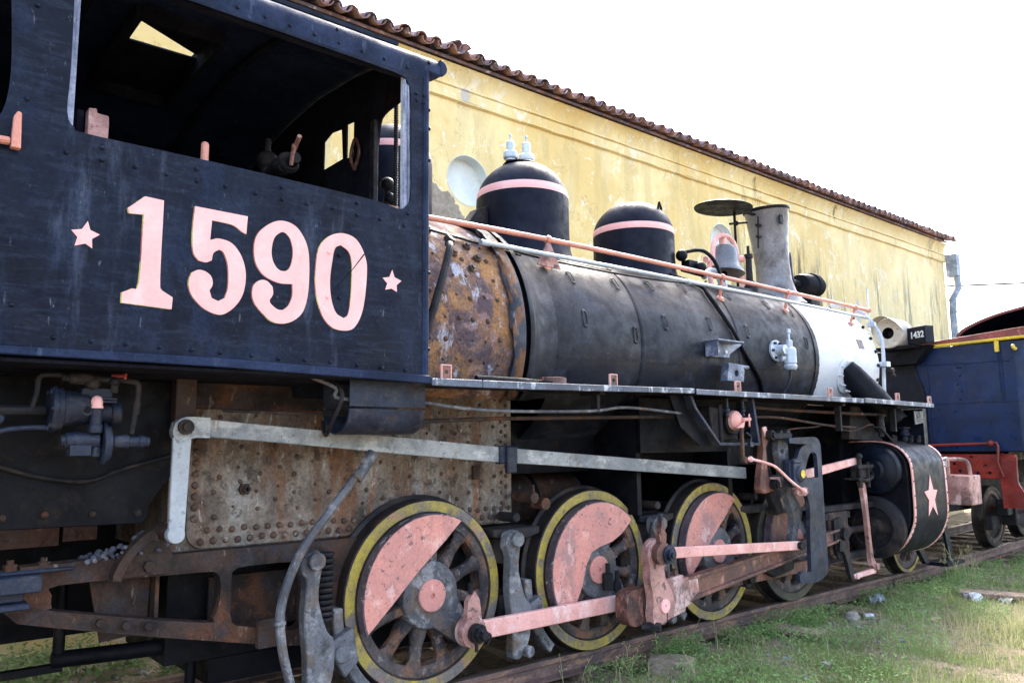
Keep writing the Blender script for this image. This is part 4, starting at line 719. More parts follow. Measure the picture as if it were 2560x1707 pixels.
# handrails
HR = [(2.62, -.72, 3.165), (4.2, -.72, 3.205), (6.5, -.72, 3.202), (9.57, -.72, 3.175)]
w = MB(); w.tube(HR, .021, 12); w.ball((9.58, -.72, 3.175), .034); hr = build('handrail', w, 'salmon', L)
for x, z in ((4.226, 3.205), (6.565, 3.202), (7.757, 3.187), (9.25, 3.176)):
    w = MB(); yb = -math.sqrt(max(.01, jr(x)**2-(2.98-jz(x))**2)) if x < 8.1 else -.64; w.cyl((x, -.72, z), (x, yb-.0, 3.0), .017); w.lathe([(-.02, .03), (0, .034), (.02, .03)], (x, -.72, z), (1, 0, 0), 12); w.lathe([(0, .045), (.02, .03)], (x, yb-.01, 2.99), (0, -.5, .5), 12); build('handrail_stanchion', w, 'salmon', hr)
w = MB(); w.plate([(4.10, 2.985), (4.35, 2.975), (4.24, 3.17), (4.20, 3.17)], -.735, -.722); build('rail_bracket', w, 'dpink', hr)
w = MB(); w.tube([(3.49, -.80, 3.05), (5.2, -.80, 3.062), (7.4, -.80, 3.06), (9.36, -.80, 3.05)], .018, 12); w.cyl((3.48, -.80, 3.049), (3.56, -.80, 3.05), .023); 
for x in (5.9, 8.4, 9.3): w.cyl((x, -.80, 3.06), (x+.05, -.80, 3.06), .023)
build('silver_pipe', w, 'silverpipe', L)
w = MB(); w.tube([(2.62, -.70, 3.12), (3.3, -.70, 3.09), (4.4, -.68, 3.05), (5.4, -.66, 3.06), (6.3, -.60, 3.12), (6.6, -.5, 3.2)], .010, 6); w.tube([(2.62, -.74, 3.11), (3.2, -.76, 3.07), (3.9, -.76, 3.02)], .009, 6); build('control_cable', w, 'black', L)
w = MB(); w.box((3.2, -.3, 3.42), (.1, .3, .05)); w.plate([(3.75, 3.34), (3.93, 3.42), (4.06, 3.60), (4.16, 3.64), (4.20, 3.56), (4.24, 3.44), (4.1, 3.40)], -.02, .1); build('roof_flap', w, 'blackdust', L, .004)
w = MB(); w.ball((2.72, -.75, 3.34), .05); w.ball((2.74, -.75, 3.24), .045); w.cyl((2.72, -.75, 3.05), (2.72, -.75, 3.3), .02); build('cab_front_valve', w, 'black', L)
# generator and fittings on the smokebox top
w = MB(); w.lathe([(0, .10), (.01, .15), (.05, .165), (.18, .165), (.19, .185), (.24, .185), (.25, .15), (.33, .14), (.34, .05), (.36, .001)], (9.68, .25, 3.66), (1, -.25, 0), 24); w.cyl((9.5, .25, 3.68), (9.72, .25, 3.66), .05); w.box((9.82, .2, 3.42), (.22, .2, .2)); build('turbo_generator', w, 'black', L)
w = MB(); w.tube([(9.52, .22, 3.68), (9.44, .22, 3.72), (9.42, .22, 4.06)], .035, rr=lambda t: .03+.012*math.sin(PI*t)); build('generator_pipe', w, 'bluegrey', L)
w = MB(); w.tube([(9.45, -.30, 3.28), (9.55, -.50, 3.25), (9.66, -.66, 3.10), (9.67, -.79, 2.88), (9.67, -.82, 2.66), (9.67, -.80, 2.2), (9.67, -.80, 2.0)], .022); w.box((9.62, -.72, 3.0), (.05, .1, .05)); w.box((9.64, -.80, 2.50), (.1, .18, .06)); build('headlight_conduit', w, 'silverpipe', L)
w = MB(); w.plate([(10.42, 3.04), (10.46, 3.04), (10.47, 3.60), (10.455, 3.64), (10.435, 3.60)], -.31, -.30); w.bx(9.6, 10.46, -.31, -.28, 3.0, 3.03); build('flag_staff', w, 'silverpipe', L)
w = MB(); w.cyl((9.67, -.86, 2.42), (9.67, -.93, 2.42), .03); w.ball((9.69, -.92, 2.36), .025); build('conduit_tap', w, 'blackdust', L)
# check valve, shelf bracket, bearing bracket on the boiler side
p, nn = onj(7.24, 2, 0); w = MB(); w.lathe([(0, .11), (.02, .11), (.03, .05), (.12, .05)], p, nn, 20)
c = Vector((7.33, -.95, 2.32)); w.lathe([(-.02, .055), (0, .070), (.02, .072), (.04, .060), (.05, .068), (.19, .068), (.21, .048), (.22, .034), (.24, .036), (.28, .036), (.29, .014), (.35, .014), (.36, .022), (.40, .022)], c, (0, 0, 1), 16); w.cyl((7.25, -.90, 2.42), (7.33, -.95, 2.42), .035); build('check_valve', w, 'silverpipe', L)
w = MB()
for t in range(6):
    w.cyl(p+Vector((.085*math.cos(t*1.05), -.01, .085*math.sin(t*1.05))), p+Vector((.085*math.cos(t*1.05), -.045, .085*math.sin(t*1.05))), .014, n=6)
w.tube([(7.33, -.95, 2.31), (7.34, -.93, 2.2), (7.30, -.87, 2.05), (7.29, -.86, 1.99)], .012); build('valve_bolt', w, 'bluegrey', L)
w = MB(); w.plate([(6.03, 2.36), (6.36, 2.37), (6.36, 2.40), (6.56, 2.50), (6.56, 2.515), (6.05, 2.50)], -.905, -.895); w.box((6.22, -.95, 2.505), (.40, .16, .014)); w.box((6.04, -.94, 2.43), (.014, .14, .14)); build('running_light_shelf', w, 'bluesilver', L, .003)
w = MB(); w.cyl((6.17, -.906, 2.42), (6.17, -.915, 2.42), .016, n=8); w.cyl((6.30, -.906, 2.42), (6.30, -.915, 2.42), .016, n=8); build('shelf_bolt', w, 'white', L)
w = MB(); w.plate([(6.20, 2.14), (6.46, 2.14), (6.48, 2.25), (6.45, 2.30), (6.24, 2.31)], -.98, -.90, [circ(6.35, 2.215, .032, 14)]); w.cyl((6.45, -.95, 2.285), (6.55, -.97, 2.28), .018); build('shaft_bearing', w, 'bluesilver', L, .006)
# running board, split into sections, with lugs
RB = [(2.625, 1.968, 1.925), (3.0, 1.972, 1.925), (3.35, 1.975, 1.928), (5.12, 2.001, 1.962), (5.14, 1.997, 1.955), (7.88, 2.003, 1.958), (7.90, 2.010, 1.962), (9.52, 1.992, 1.948)]
for i in (0, 1, 2, 4, 6):
    a, b = RB[i], RB[i+1]
    w = MB(); yo_ = CY-.012-(.01 if i < 2 else 0); w.plate([(a[0]+.002, a[1]), (b[0]-.002, b[1]), (b[0]-.002, b[2]), (a[0]+.002, a[2])], yo_-.012, yo_); o = build('running_board_edge', w, 'lip', L, .003)
    w = MB(); w.plate([(a[0]+.001, a[1]-.001), (b[0]-.001, b[1]-.001), (b[0]-.001, b[1]-.018), (a[0]+.001, a[1]-.018)], yo_+.001, -.60); build('running_board', w, 'blackdust', L)
for x, z in ((2.748, 1.97), (4.213, 1.985), (5.739, 2.0), (7.257, 2.0), (8.676, 2.0), (9.467, 1.99)):
    w = MB(); h = .085; w.plate([(x-.035, z), (x+.035, z), (x+.035, z+h), (x-.035, z+h)], -1.402, -1.392, [circ(x, z+h*.5, .013, 10)]); w.bx(x-.034, x+.034, -1.392, -1.34, z+.001, z+.01); build('edge_lug', w, 'dpink2', L, .002)
    w = MB(); w.bx(x-.037, x-.031, -1.405, -1.388, z, z+h+.002); w.bx(x+.031, x+.037, -1.405, -1.388, z, z+h+.002); w.bx(x-.031, x+.031, -1.405, -1.388, z+h-.004, z+h+.002); build('lug_edge', w, 'pink', L)
w = MB(); w.lathe([(0, .14), (.006, .14), (.0061, .10), (.05, .10), (.052, .09), (.05, .085), (.01, .085)], (3.78, -1.22, 1.985), (0, 0, 1), 28); build('loose_pipe_cap', w, 'dpink2', L)
w = MB(); w.tube([(3.05, -1.3, 1.995), (3.4, -1.3, 1.995), (3.65, -1.25, 1.995)], .02, 8); w.box((3.62, -1.33, 1.99), (.08, .05, .02)); build('deck_pipe', w, 'black', L)
# under the running board: long pipes, brackets, sheet trough, plate
w = MB(); w.tube([(1.95, -1.25, 1.955), (2.10, -1.25, 1.90), (2.134, -1.25, 1.842), (2.622, -1.25, 1.839), (2.95, -1.25, 1.81), (3.344, -1.25, 1.796), (4.12, -1.25, 1.811), (4.507, -1.25, 1.846), (5.103, -1.25, 1.816), (5.5, -1.15, 1.80)], .011, 8); build('lubricator_pipe', w, 'hub', L)
w = MB(); w.tube([(2.6, -1.1, 1.72), (3.4, -1.1, 1.753), (5.34, -1.1, 1.796)], .014, 8, False); w.tube([(1.6, -.9, 1.78), (2.3, -1.0, 1.76)], .01, 6); build('air_pipe', w, 'frame', L)
w = MB(); w.tube([(6.1, -1.15, 1.90), (6.8, -1.15, 1.88), (7.9, -1.15, 1.87), (9.4, -1.15, 1.86)], .016, 8); w.tube([(6.2, -1.2, 1.80), (6.7, -1.2, 1.80), (7.5, -1.2, 1.74), (8.1, -1.2, 1.72)], .013, 8); w.tube([(6.55, -1.2, 1.66), (6.9, -1.2, 1.70), (7.3, -1.2, 1.72), (7.5, -1.2, 1.74), (7.9, -1.2, 1.69), (8.1, -1.2, 1.69), (8.4, -1.2, 1.75), (8.5, -1.2, 1.75)], .007, 6); build('oil_pipe', w, 'frame', L)
for x in (4.2, 7.7, 6.0, 8.9): 
    w = MB(); w.bx(x-.015, x+.015, -1.26, -1.2, 1.80 if x < 5 else 1.68, 1.955); w.bx(x-.03, x+.03, -1.3, -1.1, 1.93, 1.957); build('pipe_hanger', w, 'blackdust', L)
w = MB(); n = 14; rr_ = .165
P = [[(x, -1.13-rr_*math.cos(a), 1.80+rr_*.95*math.sin(a)) for a in [math.radians(-5-170*i/n)*(1) for i in range(n+1)]] for x in (2.165, 2.67)]
Q = [[(x, -1.13-(rr_-.012)*math.cos(a), 1.80+(rr_-.012)*.95*math.sin(a)) for a in [math.radians(-5-170*i/n) for i in range(n+1)]] for x in (2.165, 2.67)]
w.loft(P); w.loft(Q); w.loft([P[0], Q[0]]); w.loft([P[1], Q[1]]); w.bx(2.165, 2.67, -1.294, -1.283, 1.80, 1.955); w.bx(2.165, 2.67, -.977, -.965, 1.80, 1.955); build('sheet_trough', w, 'bluegrey', L)
w = MB(); w.tube([(2.10, -1.20, 1.95), (2.12, -1.29, 1.86), (2.10, -1.22, 1.72), (2.13, -1.08, 1.64), (2.16, -.98, 1.72)], .012, 6); build('trough_strap', w, 'blackdust', L)
# reach rod, lever
w = MB(); w.plate([(1.50, 1.728), (1.911, 1.692), (2.82, 1.622), (3.52, 1.562), (3.95, 1.528), (6.45, 1.348), (6.45, 1.245), (3.95, 1.428), (3.52, 1.455), (2.82, 1.515), (1.913, 1.60), (1.50, 1.633)], -.965, -.935); rod = build('reach_rod', w, 'silver', L, .004)
w = MB(); w.plate(smooth2([(1.345, 1.60), (1.315, 1.65), (1.325, 1.71), (1.38, 1.738), (1.505, 1.735), (1.505, 1.628), (1.42, 1.628)], 3, 50), -.985, -.92); build('rod_end', w, 'silver', rod, .004)
w = MB(); w.cyl((1.375, -1.01, 1.685), (1.375, -.90, 1.685), .04, n=14); w.cyl((1.375, -1.025, 1.685), (1.375, -1.01, 1.685), .022, n=6); build('rod_pin', w, 'frame', rod)
w = MB(); w.bx(3.50, 3.66, -.985, -.915, 1.445, 1.57); w.bx(3.545, 3.63, -1.01, -.97, 1.38, 1.565); build('rod_guide', w, 'bluegrey', rod, .008)
w = MB(); w.plate([(1.318, 1.635), (1.412, 1.632), (1.397, 1.15), (1.316, 1.15)], -.98, -.955); arm = build('reverse_arm', w, 'paleblue', L, .004)
w = MB(); w.cyl((1.354, -.985, 1.135), (1.354, -.93, 1.135), .044, n=28); build('arm_end_disc', w, 'paleblue', arm, .003)
w = MB(); w.bx(1.90, 2.07, -.76, -.71, .44, .60); build('frame_bracket', w, 'frame', L, .005)
w = MB(); w.bx(1.75, 3.85, -.40, .40, .20, .345); build('ash_pan', w, 'black', L)  # ash pan box, added to darken the view through the first wheel
w = MB(); w.bx(3.9, 9.4, .30, .34, .16, .42); w.bx(2.6, 9.4, -.42, -.40, .28, .39); build('wheel_gap_blocker', w, 'black', L)  # black bars added behind the wheels to darken the gaps between spokes
# air reservoir and dark boiler belly behind the wheels
w = MB(); w.lathe([(0, .001), (.02, .20), (.06, .24), (1.6, .24), (1.65, .20), (1.66, .001)], (4.0, -.05, 1.10), (1, 0, 0), 28); at_ = build('air_reservoir', w, 'frame', L)
w = MB()
for x in (4.45, 5.2): w.lathe([(0, .245), (.04, .245)], (x, -.05, 1.10), (1, 0, 0), 28)
build('reservoir_strap', w, 'black', at_)
w = MB(); w.bx(3.9, 9.4, -.42, .42, 1.35, 1.75); w.bx(5.0, 5.05, -.9, .9, 1.0, 1.9); w.bx(3.9, 9.5, .44, .50, .4, 1.35); w.bx(6.4, 6.46, -.8, .9, 1.0, 1.9); build('boiler_cradle', w, 'black', L)
w = MB(); w.plate([(2.5, .40), (2.5, .98), (9.6, .98), (9.6, .40)], -.56, -.46, [circ(x, .61, .10, 12) for x in (3.8, 5.35, 6.8)]); build('main_frame', w, 'blackdust', L, .004)
w = MB(); w.bx(2.5, 9.6, .46, .56, .40, .98); build('far_frame', w, 'black', L)
# driving wheels
WHX = [3.025, 4.586, 6.14, 7.45]
def wheel(x, y, rt, n_sp, rim_r, fm='yellow', face=-1, parent=L, name='driving_wheel', zc=None, rotdeg=0):
    zc = rt if zc is None else zc
    e = bpy.data.objects.new(name, None); link(e, parent, (x, y, zc)); s_ = face; O = (x, y, zc); A = (0, s_, 0)
    # along axis: 0 = outer face plane, negative = inward
    w = MB(); w.ring([(0, rim_r+.055), (0, rt-.006), (-.006, rt), (-.11, rt+.004), (-.125, rt+.028), (-.14, rt+.028), (-.145, rt), (-.145, rim_r+.055)], O, A, 72); build('tyre', w, 'tyre', e)
    w = MB(); w.ring([(.0015, rim_r+.068), (.0035, rim_r+.070), (.0035, rt-.010), (.0015, rt-.008)], O, A, 72); build('tyre_face', w, fm or 'yellow', e)
    w = MB(); w.ring([(-.006, rim_r), (-.006, rim_r+.054), (-.13, rim_r+.054), (-.13, rim_r-.01), (-.02, rim_r-.012)], O, A, 60); build('rim', w, 'spoke', e)
    hr_ = .2 if rt > .5 else .10
    for q in range(n_sp):
        t = 2*PI*(q+.5)/n_sp+math.radians(rotdeg); R = Matrix.Rotation(-t*1, 3, 'Y'); w = MB(); P = []
        for (d, hw, yo0, yo1) in ((hr_-.03, .060*rt/.61, .02, -.11), (hr_+.06, .046*rt/.61, .012, -.10), ((hr_+rim_r)/2, .036*rt/.61, -.004, -.085), (rim_r-.05, .042*rt/.61, -.012, -.09), (rim_r+.005, .075*rt/.61, -.012, -.11)):
            P.append([R @ Vector((d, s_*v, u)) + Vector(O) for u, v in ((hw, (yo0+yo1)/2+.02), (hw*.55, yo0), (-hw*.55, yo0), (-hw, (yo0+yo1)/2+.02), (-hw*.7, yo1), (hw*.7, yo1), (hw, (yo0+yo1)/2+.02))])
        w.loft(P); build('spoke', w, 'spoke', e, ang=50)
    return e
def drv(i):
    x = WHX[i]; e = wheel(x, -.79, .61, 12, .465, 'yellow' if i < 3 else 'yellowold', rotdeg=5); O = (x, -.79, .61); c = (x, .61)
    # counterweight
    ph = math.radians(132)
    if i == 1: inner = []; d = .02
    dd = {0: .185, 1: .01, 2: .16, 3: .16}[i]; ro_ = .523
    hw = math.acos(dd/ro_) if dd > 0 else PI/2
    poly = [(c[0]+ro_*math.cos(ph+hw*(2*k/28-1)*.985), c[1]+ro_*math.sin(ph+hw*(2*k/28-1)*.985)) for k in range(29)]
    n_ = Vector((math.cos(ph), math.sin(ph))); t_ = Vector((-math.sin(ph), math.cos(ph)))
    if i == 1:
        for a_ in (.47, .34, .22, .10, -.02, -.12, -.24, -.36, -.48):
            dpt = n_*(.015+.16*math.exp(-(a_/.21)**2)+.0)+t_*a_; poly.append((c[0]+dpt.x, c[1]+dpt.y))
    else:
        for a_ in (.25, 0, -.25): dpt = n_*(dd+.018*math.cos(a_*4))+t_*a_; poly.append((c[0]+dpt.x, c[1]+dpt.y))
    w = MB(); w.plate(poly, -.875, -.80); cw = build('counterweight', w, 'cwedge', e, .008)
    cx_ = sum(p[0] for p in poly)/len(poly); cz_ = sum(p[1] for p in poly)/len(poly)
    w = MB(); w.plate([(cx_+(p[0]-cx_)*.972, cz_+(p[1]-cz_)*.972) for p in poly], -.8795, -.8745); build('counterweight_face', w, 'wheelpink' if i < 3 else 'dpink2', cw, .002)
    w = MB(); w.lathe([(-.08, .225), (.040, .215), (.050, .205), (.051, .001)], O, (0, -1, 0), 40, close=False)
    pa = math.radians(-46); pr = .342; pc = (c[0]+pr*math.cos(pa), c[1]+pr*math.sin(pa))
    hull = circ(c[0], c[1], .16, 14, 44-90+90, 44+180-0); 
    tdir = math.degrees(pa); hull = circ(c[0], c[1], .165, 14, tdir+90, tdir+270)+circ(pc[0], pc[1], .088, 10, tdir-90, tdir+90)
    w.plate(hull, -.842, -.72); hb = build('hub', w, 'hub', e, .006)
    w = MB(); w.lathe([(0, .104), (.018, .104), (.024, .098), (.024, .016), (.008, .015), (.008, .001)], (x, -.838, .61), (0, -1, 0), 30, close=False); build('axle_end', w, 'wheelpink', hb)
    w = MB(); w.cyl((pc[0], -.84, pc[1]), (pc[0], -1.0, pc[1]), .05, n=20); build('crank_pin', w, 'frame', e)
    return e, pc
PINS = []
for i in range(4):
    e, pc = drv(i); PINS.append(pc)
    # far-side wheel
    wheel(WHX[i], .79, .61, 10, .47, 'tyre', face=1)
    w = MB(); w.cyl((WHX[i], -.72, .61), (WHX[i], .72, .61), .09); build('axle', w, 'black', L)
e = wheel(9.985, -.79, .385, 9, .27, 0, name='pilot_wheel'); w = MB(); w.lathe([(-.08, .11), (.04, .10), (.05, .001)], (9.985, -.79, .385), (0, -1, 0), 20, close=False); build('hub', w, 'spoke', e); e = wheel(9.985, .79, .385, 8, .27, 0, face=1, name='pilot_wheel')
# coupling rods
def bar(name, p, q, y0, y1, h0, h1, m, parent=L, ext=0.0, bevel=.006, r0=None, r1=None):
    P = Vector((p[0], p[1])); Q = Vector((q[0], q[1])); d = (Q-P).normalized(); n = Vector((-d.y, d.x)); w = MB()
    pts = [P+n*h0/2, Q+n*h1/2, Q-n*h1/2, P-n*h0/2]; w.plate([(v.x, v.y) for v in pts], y0, y1)
    if r0: w.plate(circ(p[0], p[1], r0, 24), y0-.012, y1+.004)
    if r1: w.plate(circ(q[0], q[1], r1, 24), y0-.012, y1+.004)
    return build(name, w, m, parent, bevel)
cr1 = bar('coupling_rod', PINS[0], PINS[1], -.975, -.925, .118, .115, 'pink', r0=.0, r1=.0)
w = MB()
for pc, s_ in ((PINS[0], 1), (PINS[1], .9)): w.plate(circ(pc[0], pc[1], .10*s_, 24), -.995, -.905)
w.plate([(PINS[0][0]-.05, PINS[0][1]+.05), (PINS[0][0]-.035, PINS[0][1]+.20), (PINS[0][0]+.02, PINS[0][1]+.26), (PINS[0][0]+.06, PINS[0][1]+.20), (PINS[0][0]+.08, PINS[0][1]+.05)], -.975, -.925)
build('rod_boss', w, 'dpink', cr1, .012)
w = MB(); pc = PINS[0]; w.cyl((pc[0], -1.0, pc[1]), (pc[0], -1.045, pc[1]), .062, n=24); w.lathe([(0, .05), (.03, .05), (.035, .03), (.07, .03)], (pc[0], -1.045, pc[1]), (0, -1, 0), 6); w.tube([(pc[0]-.03, -1.10, pc[1]+.03), (pc[0]+.04, -1.11, pc[1]), (pc[0]+.02, -1.10, pc[1]-.06)], .008); w.cyl((pc[0]+.01, -1.0, pc[1]-.12), (pc[0]+.01, -1.0, pc[1]-.05), .012)
w.cyl((pc[0]+.0, -.95, pc[1]+.24), (pc[0]+.0, -.95, pc[1]+.31), .018, n=8); build('crank_pin_nut', w, 'blackdust', cr1)
w = MB(); pc = PINS[1]; w.cyl((pc[0]-.02, -1.0, pc[1]), (pc[0]-.02, -1.02, pc[1]), .06, n=20); w.cyl((pc[0]-.02, -1.02, pc[1]), (pc[0]-.02, -1.05, pc[1]), .03, n=6); build('rod_knuckle', w, 'blackdust', cr1)
cr2 = bar('coupling_rod', PINS[1], PINS[2], -.975, -.925, .11, .11, 'dpink2'); cr3 = bar('coupling_rod', PINS[2], PINS[3], -.975, -.925, .11, .11, 'dpink2')
for pc in (PINS[2], PINS[3]):
    w = MB(); w.plate(circ(pc[0], pc[1], .085, 22), -.99, -.91); w.cyl((pc[0], -.99, pc[1]), (pc[0], -1.03, pc[1]), .05, n=8); w.cyl((pc[0], -.95, pc[1]+.07), (pc[0], -.95, pc[1]+.15), .03); build('rod_boss', w, 'blackdust', cr3, .006)
w = MB(); w.plate([(6.62, .385), (6.72, .46), (7.03, .49), (7.10, .44), (7.08, .37), (6.75, .33)], -1.02, -.96); build('rod_strap', w, 'blackdust', cr3, .008)
# main rod with fluted web, strap and big end
MP = (4.845, .365); XH = (7.80, .655)
d = (Vector((XH[0], XH[1]))-Vector(MP)).normalized(); n = Vector((-d.y, d.x))
def mr(s_, h): v = Vector(MP)+d*s_+n*h; return (v.x, v.y)
w = MB(); w.plate([mr(.40, .095), mr(2.9, .058), mr(2.9, -.058), mr(.40, -.085)], -1.135, -1.10); w.plate([mr(.40, .10), mr(2.9, .062), mr(2.9, .040), mr(.40, .068)], -1.165, -1.09); w.plate([mr(.40, -.062), mr(2.9, -.038), mr(2.9, -.060), mr(.40, -.092)], -1.165, -1.09); mrod = build('main_rod', w, 'dpink2', L, .004)
w = MB(); w.plate([mr(.12, .115), mr(.44, .11), mr(.44, .08), mr(.56, .075), mr(.56, -.03), mr(.44, -.08), mr(.44, -.11), mr(.12, -.125)], -1.175, -1.09); w.plate([mr(.16, .145), mr(.40, .135), mr(.40, .10), mr(.16, .11)], -1.16, -1.10); w.plate([mr(.2, -.12), mr(.40, -.10), mr(.38, -.15), mr(.2, -.16)], -1.16, -1.10); build('rod_end_strap', w, 'dpink', mrod, .006)
w = MB()
for s_ in (.24, .33):
    a = mr(s_, .14); b = mr(s_, .19); w.cyl((a[0], -1.13, a[1]), (b[0], -1.13, b[1]), .018, n=6); a = mr(s_, -.15); b = mr(s_, -.18); w.cyl((a[0], -1.13, a[1]), (b[0], -1.13, b[1]), .012, n=6)
build('strap_bolt', w, 'dpink2', mrod)
w = MB(); w.plate(smooth2([(4.535, .46), (4.60, .492), (4.74, .50), (4.74, .235), (4.62, .228), (4.555, .26), (4.53, .33)], 3, 55), -1.18, -1.06); build('big_end_block', w, 'dpink2', mrod, .02)
w = MB(); w.plate(circ(MP[0], MP[1], .14, 28), -1.195, -1.08); build('big_end', w, 'frame', mrod, .01)
w = MB(); w.cyl((4.70, -1.20, .225), (4.76, -1.30, .225), .036, n=6); w.cyl((4.66, -1.2, .225), (4.70, -1.25, .225), .022, n=8); build('pinch_bolt', w, 'blackdust', mrod)
# eccentric crank and rod
ec = smooth2([(4.735, .845), (4.79, .862), (4.85, .850), (4.90, .81), (4.920, .76), (4.915, .70), (4.85, .64), (4.870, .555), (4.94, .454), (4.955, .359), (4.945, .275), (4.85, .245), (4.735, .215), (4.705, .30), (4.72, .41), (4.715, .455), (4.69, .576), (4.69, .65), (4.675, .72), (4.69, .80)], 3, 60)
w = MB(); w.plate(ec, -1.275, -1.20); ecc = build('eccentric_crank', w, 'dpink', L, .012)
w = MB(); w.lathe([(0, .052), (.012, .052), (.012, .010), (.004, .009), (.004, .001)], (4.845, -1.274, .365), (0, -1, 0), 28, close=False); build('main_pin_face', w, 'digit', ecc)
w = MB(); w.plate([(4.866, .25), (4.874, .25), (4.874, .31), (4.866, .31)], -1.2765, -1.27); build('crank_slit', w, 'black', ecc)
EP = (4.79, .755)
w = MB(); w.plate(circ(EP[0], EP[1], .082, 24), -1.33, -1.27); w.plate(smooth2([(4.765, .83), (4.755, .90), (4.775, .915), (4.79, 1.0), (4.815, 1.0), (4.825, .915), (4.84, .90), (4.83, .82)], 2, 50), -1.32, -1.28); eb = build('eccentric_rod_boss', w, 'dpink2', ecc, .012)
w = MB(); w.cyl((4.845, -1.33, .745), (4.845, -1.345, .745), .07, n=26); w.cyl((4.845, -1.345, .745), (4.845, -1.37, .745), .042, n=24); w.cyl((4.845, -1.37, .745), (4.845, -1.385, .745), .022, n=20); w.cyl((4.80, -1.30, .98), (4.80, -1.30, 1.05), .02, n=6); build('eccentric_pin', w, 'bluegrey', ecc)
er = bar('eccentric_rod', (4.85, .745), (6.80, .637), -1.265, -1.225, .085, .078, 'pink')
w = MB(); w.cyl((6.775, -1.30, .64), (6.775, -1.22, .64), .032, n=14); w.cyl((6.775, -1.31, .64), (6.775, -1.30, .64), .045, n=6); build('rod_pin', w, 'blackdust', er)
# valve gear: link bracket, link, lifting arms
outer = smooth2([(6.587, 1.612), (6.95, 1.622), (7.04, 1.618), (7.09, 1.60), (7.118, 1.56), (7.128, 1.50), (7.125, 1.10), (7.130, .70), (7.135, .43), (7.11, .37), (7.03, .33), (6.85, .305), (6.64, .335), (6.63, .40), (6.70, .425), (6.80, .41), (6.835, .44), (6.845, .70), (6.87, .95), (6.85, 1.05), (6.80, 1.13), (6.72, 1.16), (6.62, 1.175), (6.575, 1.21), (6.555, 1.30), (6.56, 1.395), (6.60, 1.41), (6.70, 1.43), (6.75, 1.50), (6.82, 1.54), (6.90, 1.555), (6.587, 1.565)], 3, 62)
w = MB(); w.plate(outer, -1.34, -1.30, [smooth2([(6.93, 1.47), (7.0, 1.475), (7.045, 1.44), (7.05, 1.27), (7.03, 1.245), (6.85, 1.25), (6.83, 1.30), (6.86, 1.38)], 3, 55)]); lb = build('link_bracket', w, 'bluegrey', L, .012)
w = MB(); w.lathe([(0, .075), (.05, .075), (.06, .06), (.065, .001)], (6.69, -1.33, 1.288), (0, -1, 0), 26, close=False); w.plate([(6.59, 1.20), (6.70, 1.20), (6.71, 1.40), (6.59, 1.42)], -1.37, -1.25); w.bx(6.585, 6.715, -1.38, -1.25, 1.385, 1.41); build('link_trunnion', w, 'bluegrey', lb, .008)
w = MB(); w.lathe([(0, .036), (.004, .036), (.004, .015), (.001, .001)], (6.69, -1.395, 1.288), (0, -1, 0), 22, close=False); build('trunnion_badge', w, 'yelpaint', lb)
w = MB(); w.plate(smooth2([(6.60, 1.60), (6.73, 1.62), (6.75, 1.55), (6.76, 1.42), (6.73, 1.30), (6.70, 1.28), (6.80, 1.12), (6.90, 1.0), (6.925, .90), (6.86, .78), (6.83, .69), (6.845, .66), (6.75, .65), (6.735, .70), (6.79, .85), (6.775, .93), (6.72, 1.04), (6.66, 1.20), (6.62, 1.35), (6.585, 1.50)], 3, 60), -1.22, -1.16, [circ(6.655, 1.49, .025, 12)]); lk = build('expansion_link', w, 'hub', L, .006)
w = MB(); w.plate([(6.45, 1.65), (6.56, 1.64), (6.66, 1.30), (6.84, .93), (6.72, .90), (6.56, 1.2), (6.47, 1.45)], -1.10, -1.03); w.box((6.62, -1.2, 1.63), (.28, .14, .06)); w.cyl((6.60, -1.26, 1.655), (6.60, -1.14, 1.655), .035, n=8); w.cyl((6.72, -1.26, 1.665), (6.72, -1.14, 1.665), .035, n=8); build('link_frame', w, 'blackdust', lk, .008)
w = MB(); w.plate(smooth2([(6.375, 1.705), (6.44, 1.71), (6.46, 1.66), (6.48, 1.60), (6.45, 1.55), (6.43, 1.50), (6.45, 1.27), (6.53, 1.20), (6.53, 1.14), (6.36, 1.12), (6.30, 1.16), (6.33, 1.3), (6.385, 1.5)], 3, 55), -1.20, -1.13); la = build('lifting_arm', w, 'dpink2', L, .012)
w = MB(); w.bx(6.50, 6.70, -1.19, -1.15, 1.17, 1.26); w.plate([(6.375, 1.71), (6.44, 1.72), (6.47, 1.66), (6.42, 1.62)], -1.205, -1.195); build('lifting_arm_end', w, 'pink', la, .004)
w = MB(); w.cyl((6.49, -1.25, 1.20), (6.49, -1.12, 1.20), .045, n=12); w.cyl((6.46, -1.26, 1.64), (6.46, -1.12, 1.64), .045, n=12); w.cyl((6.46, -1.28, 1.64), (6.46, -1.26, 1.64), .028, n=6); w.cyl((6.49, -1.27, 1.20), (6.49, -1.25, 1.20), .028, n=6); w.cyl((6.50, -1.12, 1.66), (6.5, .8, 1.66), .05); build('lifting_pin', w, 'blackdust', la)
w = MB(); w.tube([(5.86, -1.36, 1.436), (5.95, -1.36, 1.434), (6.16, -1.37, 1.395), (6.28, -1.385, 1.355), (6.48, -1.40, 1.23), (6.68, -1.40, 1.139)], .0125, 8); w.ball((5.93, -1.36, 1.435), .026); w.ball((6.68, -1.40, 1.139), .028); dr = build('lubricator_drive_rod', w, 'pink', L)
w = MB(); w.plate([(6.58, 1.17), (6.78, 1.165), (6.79, 1.12), (6.74, 1.09), (6.60, 1.10)], -1.385, -1.345); build('drive_arm', w, 'dpink', dr, .004)
w = MB(); w.bx(5.808, 5.838, -1.37, -1.345, 1.42, 1.70); w.cyl((5.84, -1.38, 1.43), (5.84, -1.33, 1.43), .03, n=8); build('drive_hanger', w, 'frame', dr, .003)
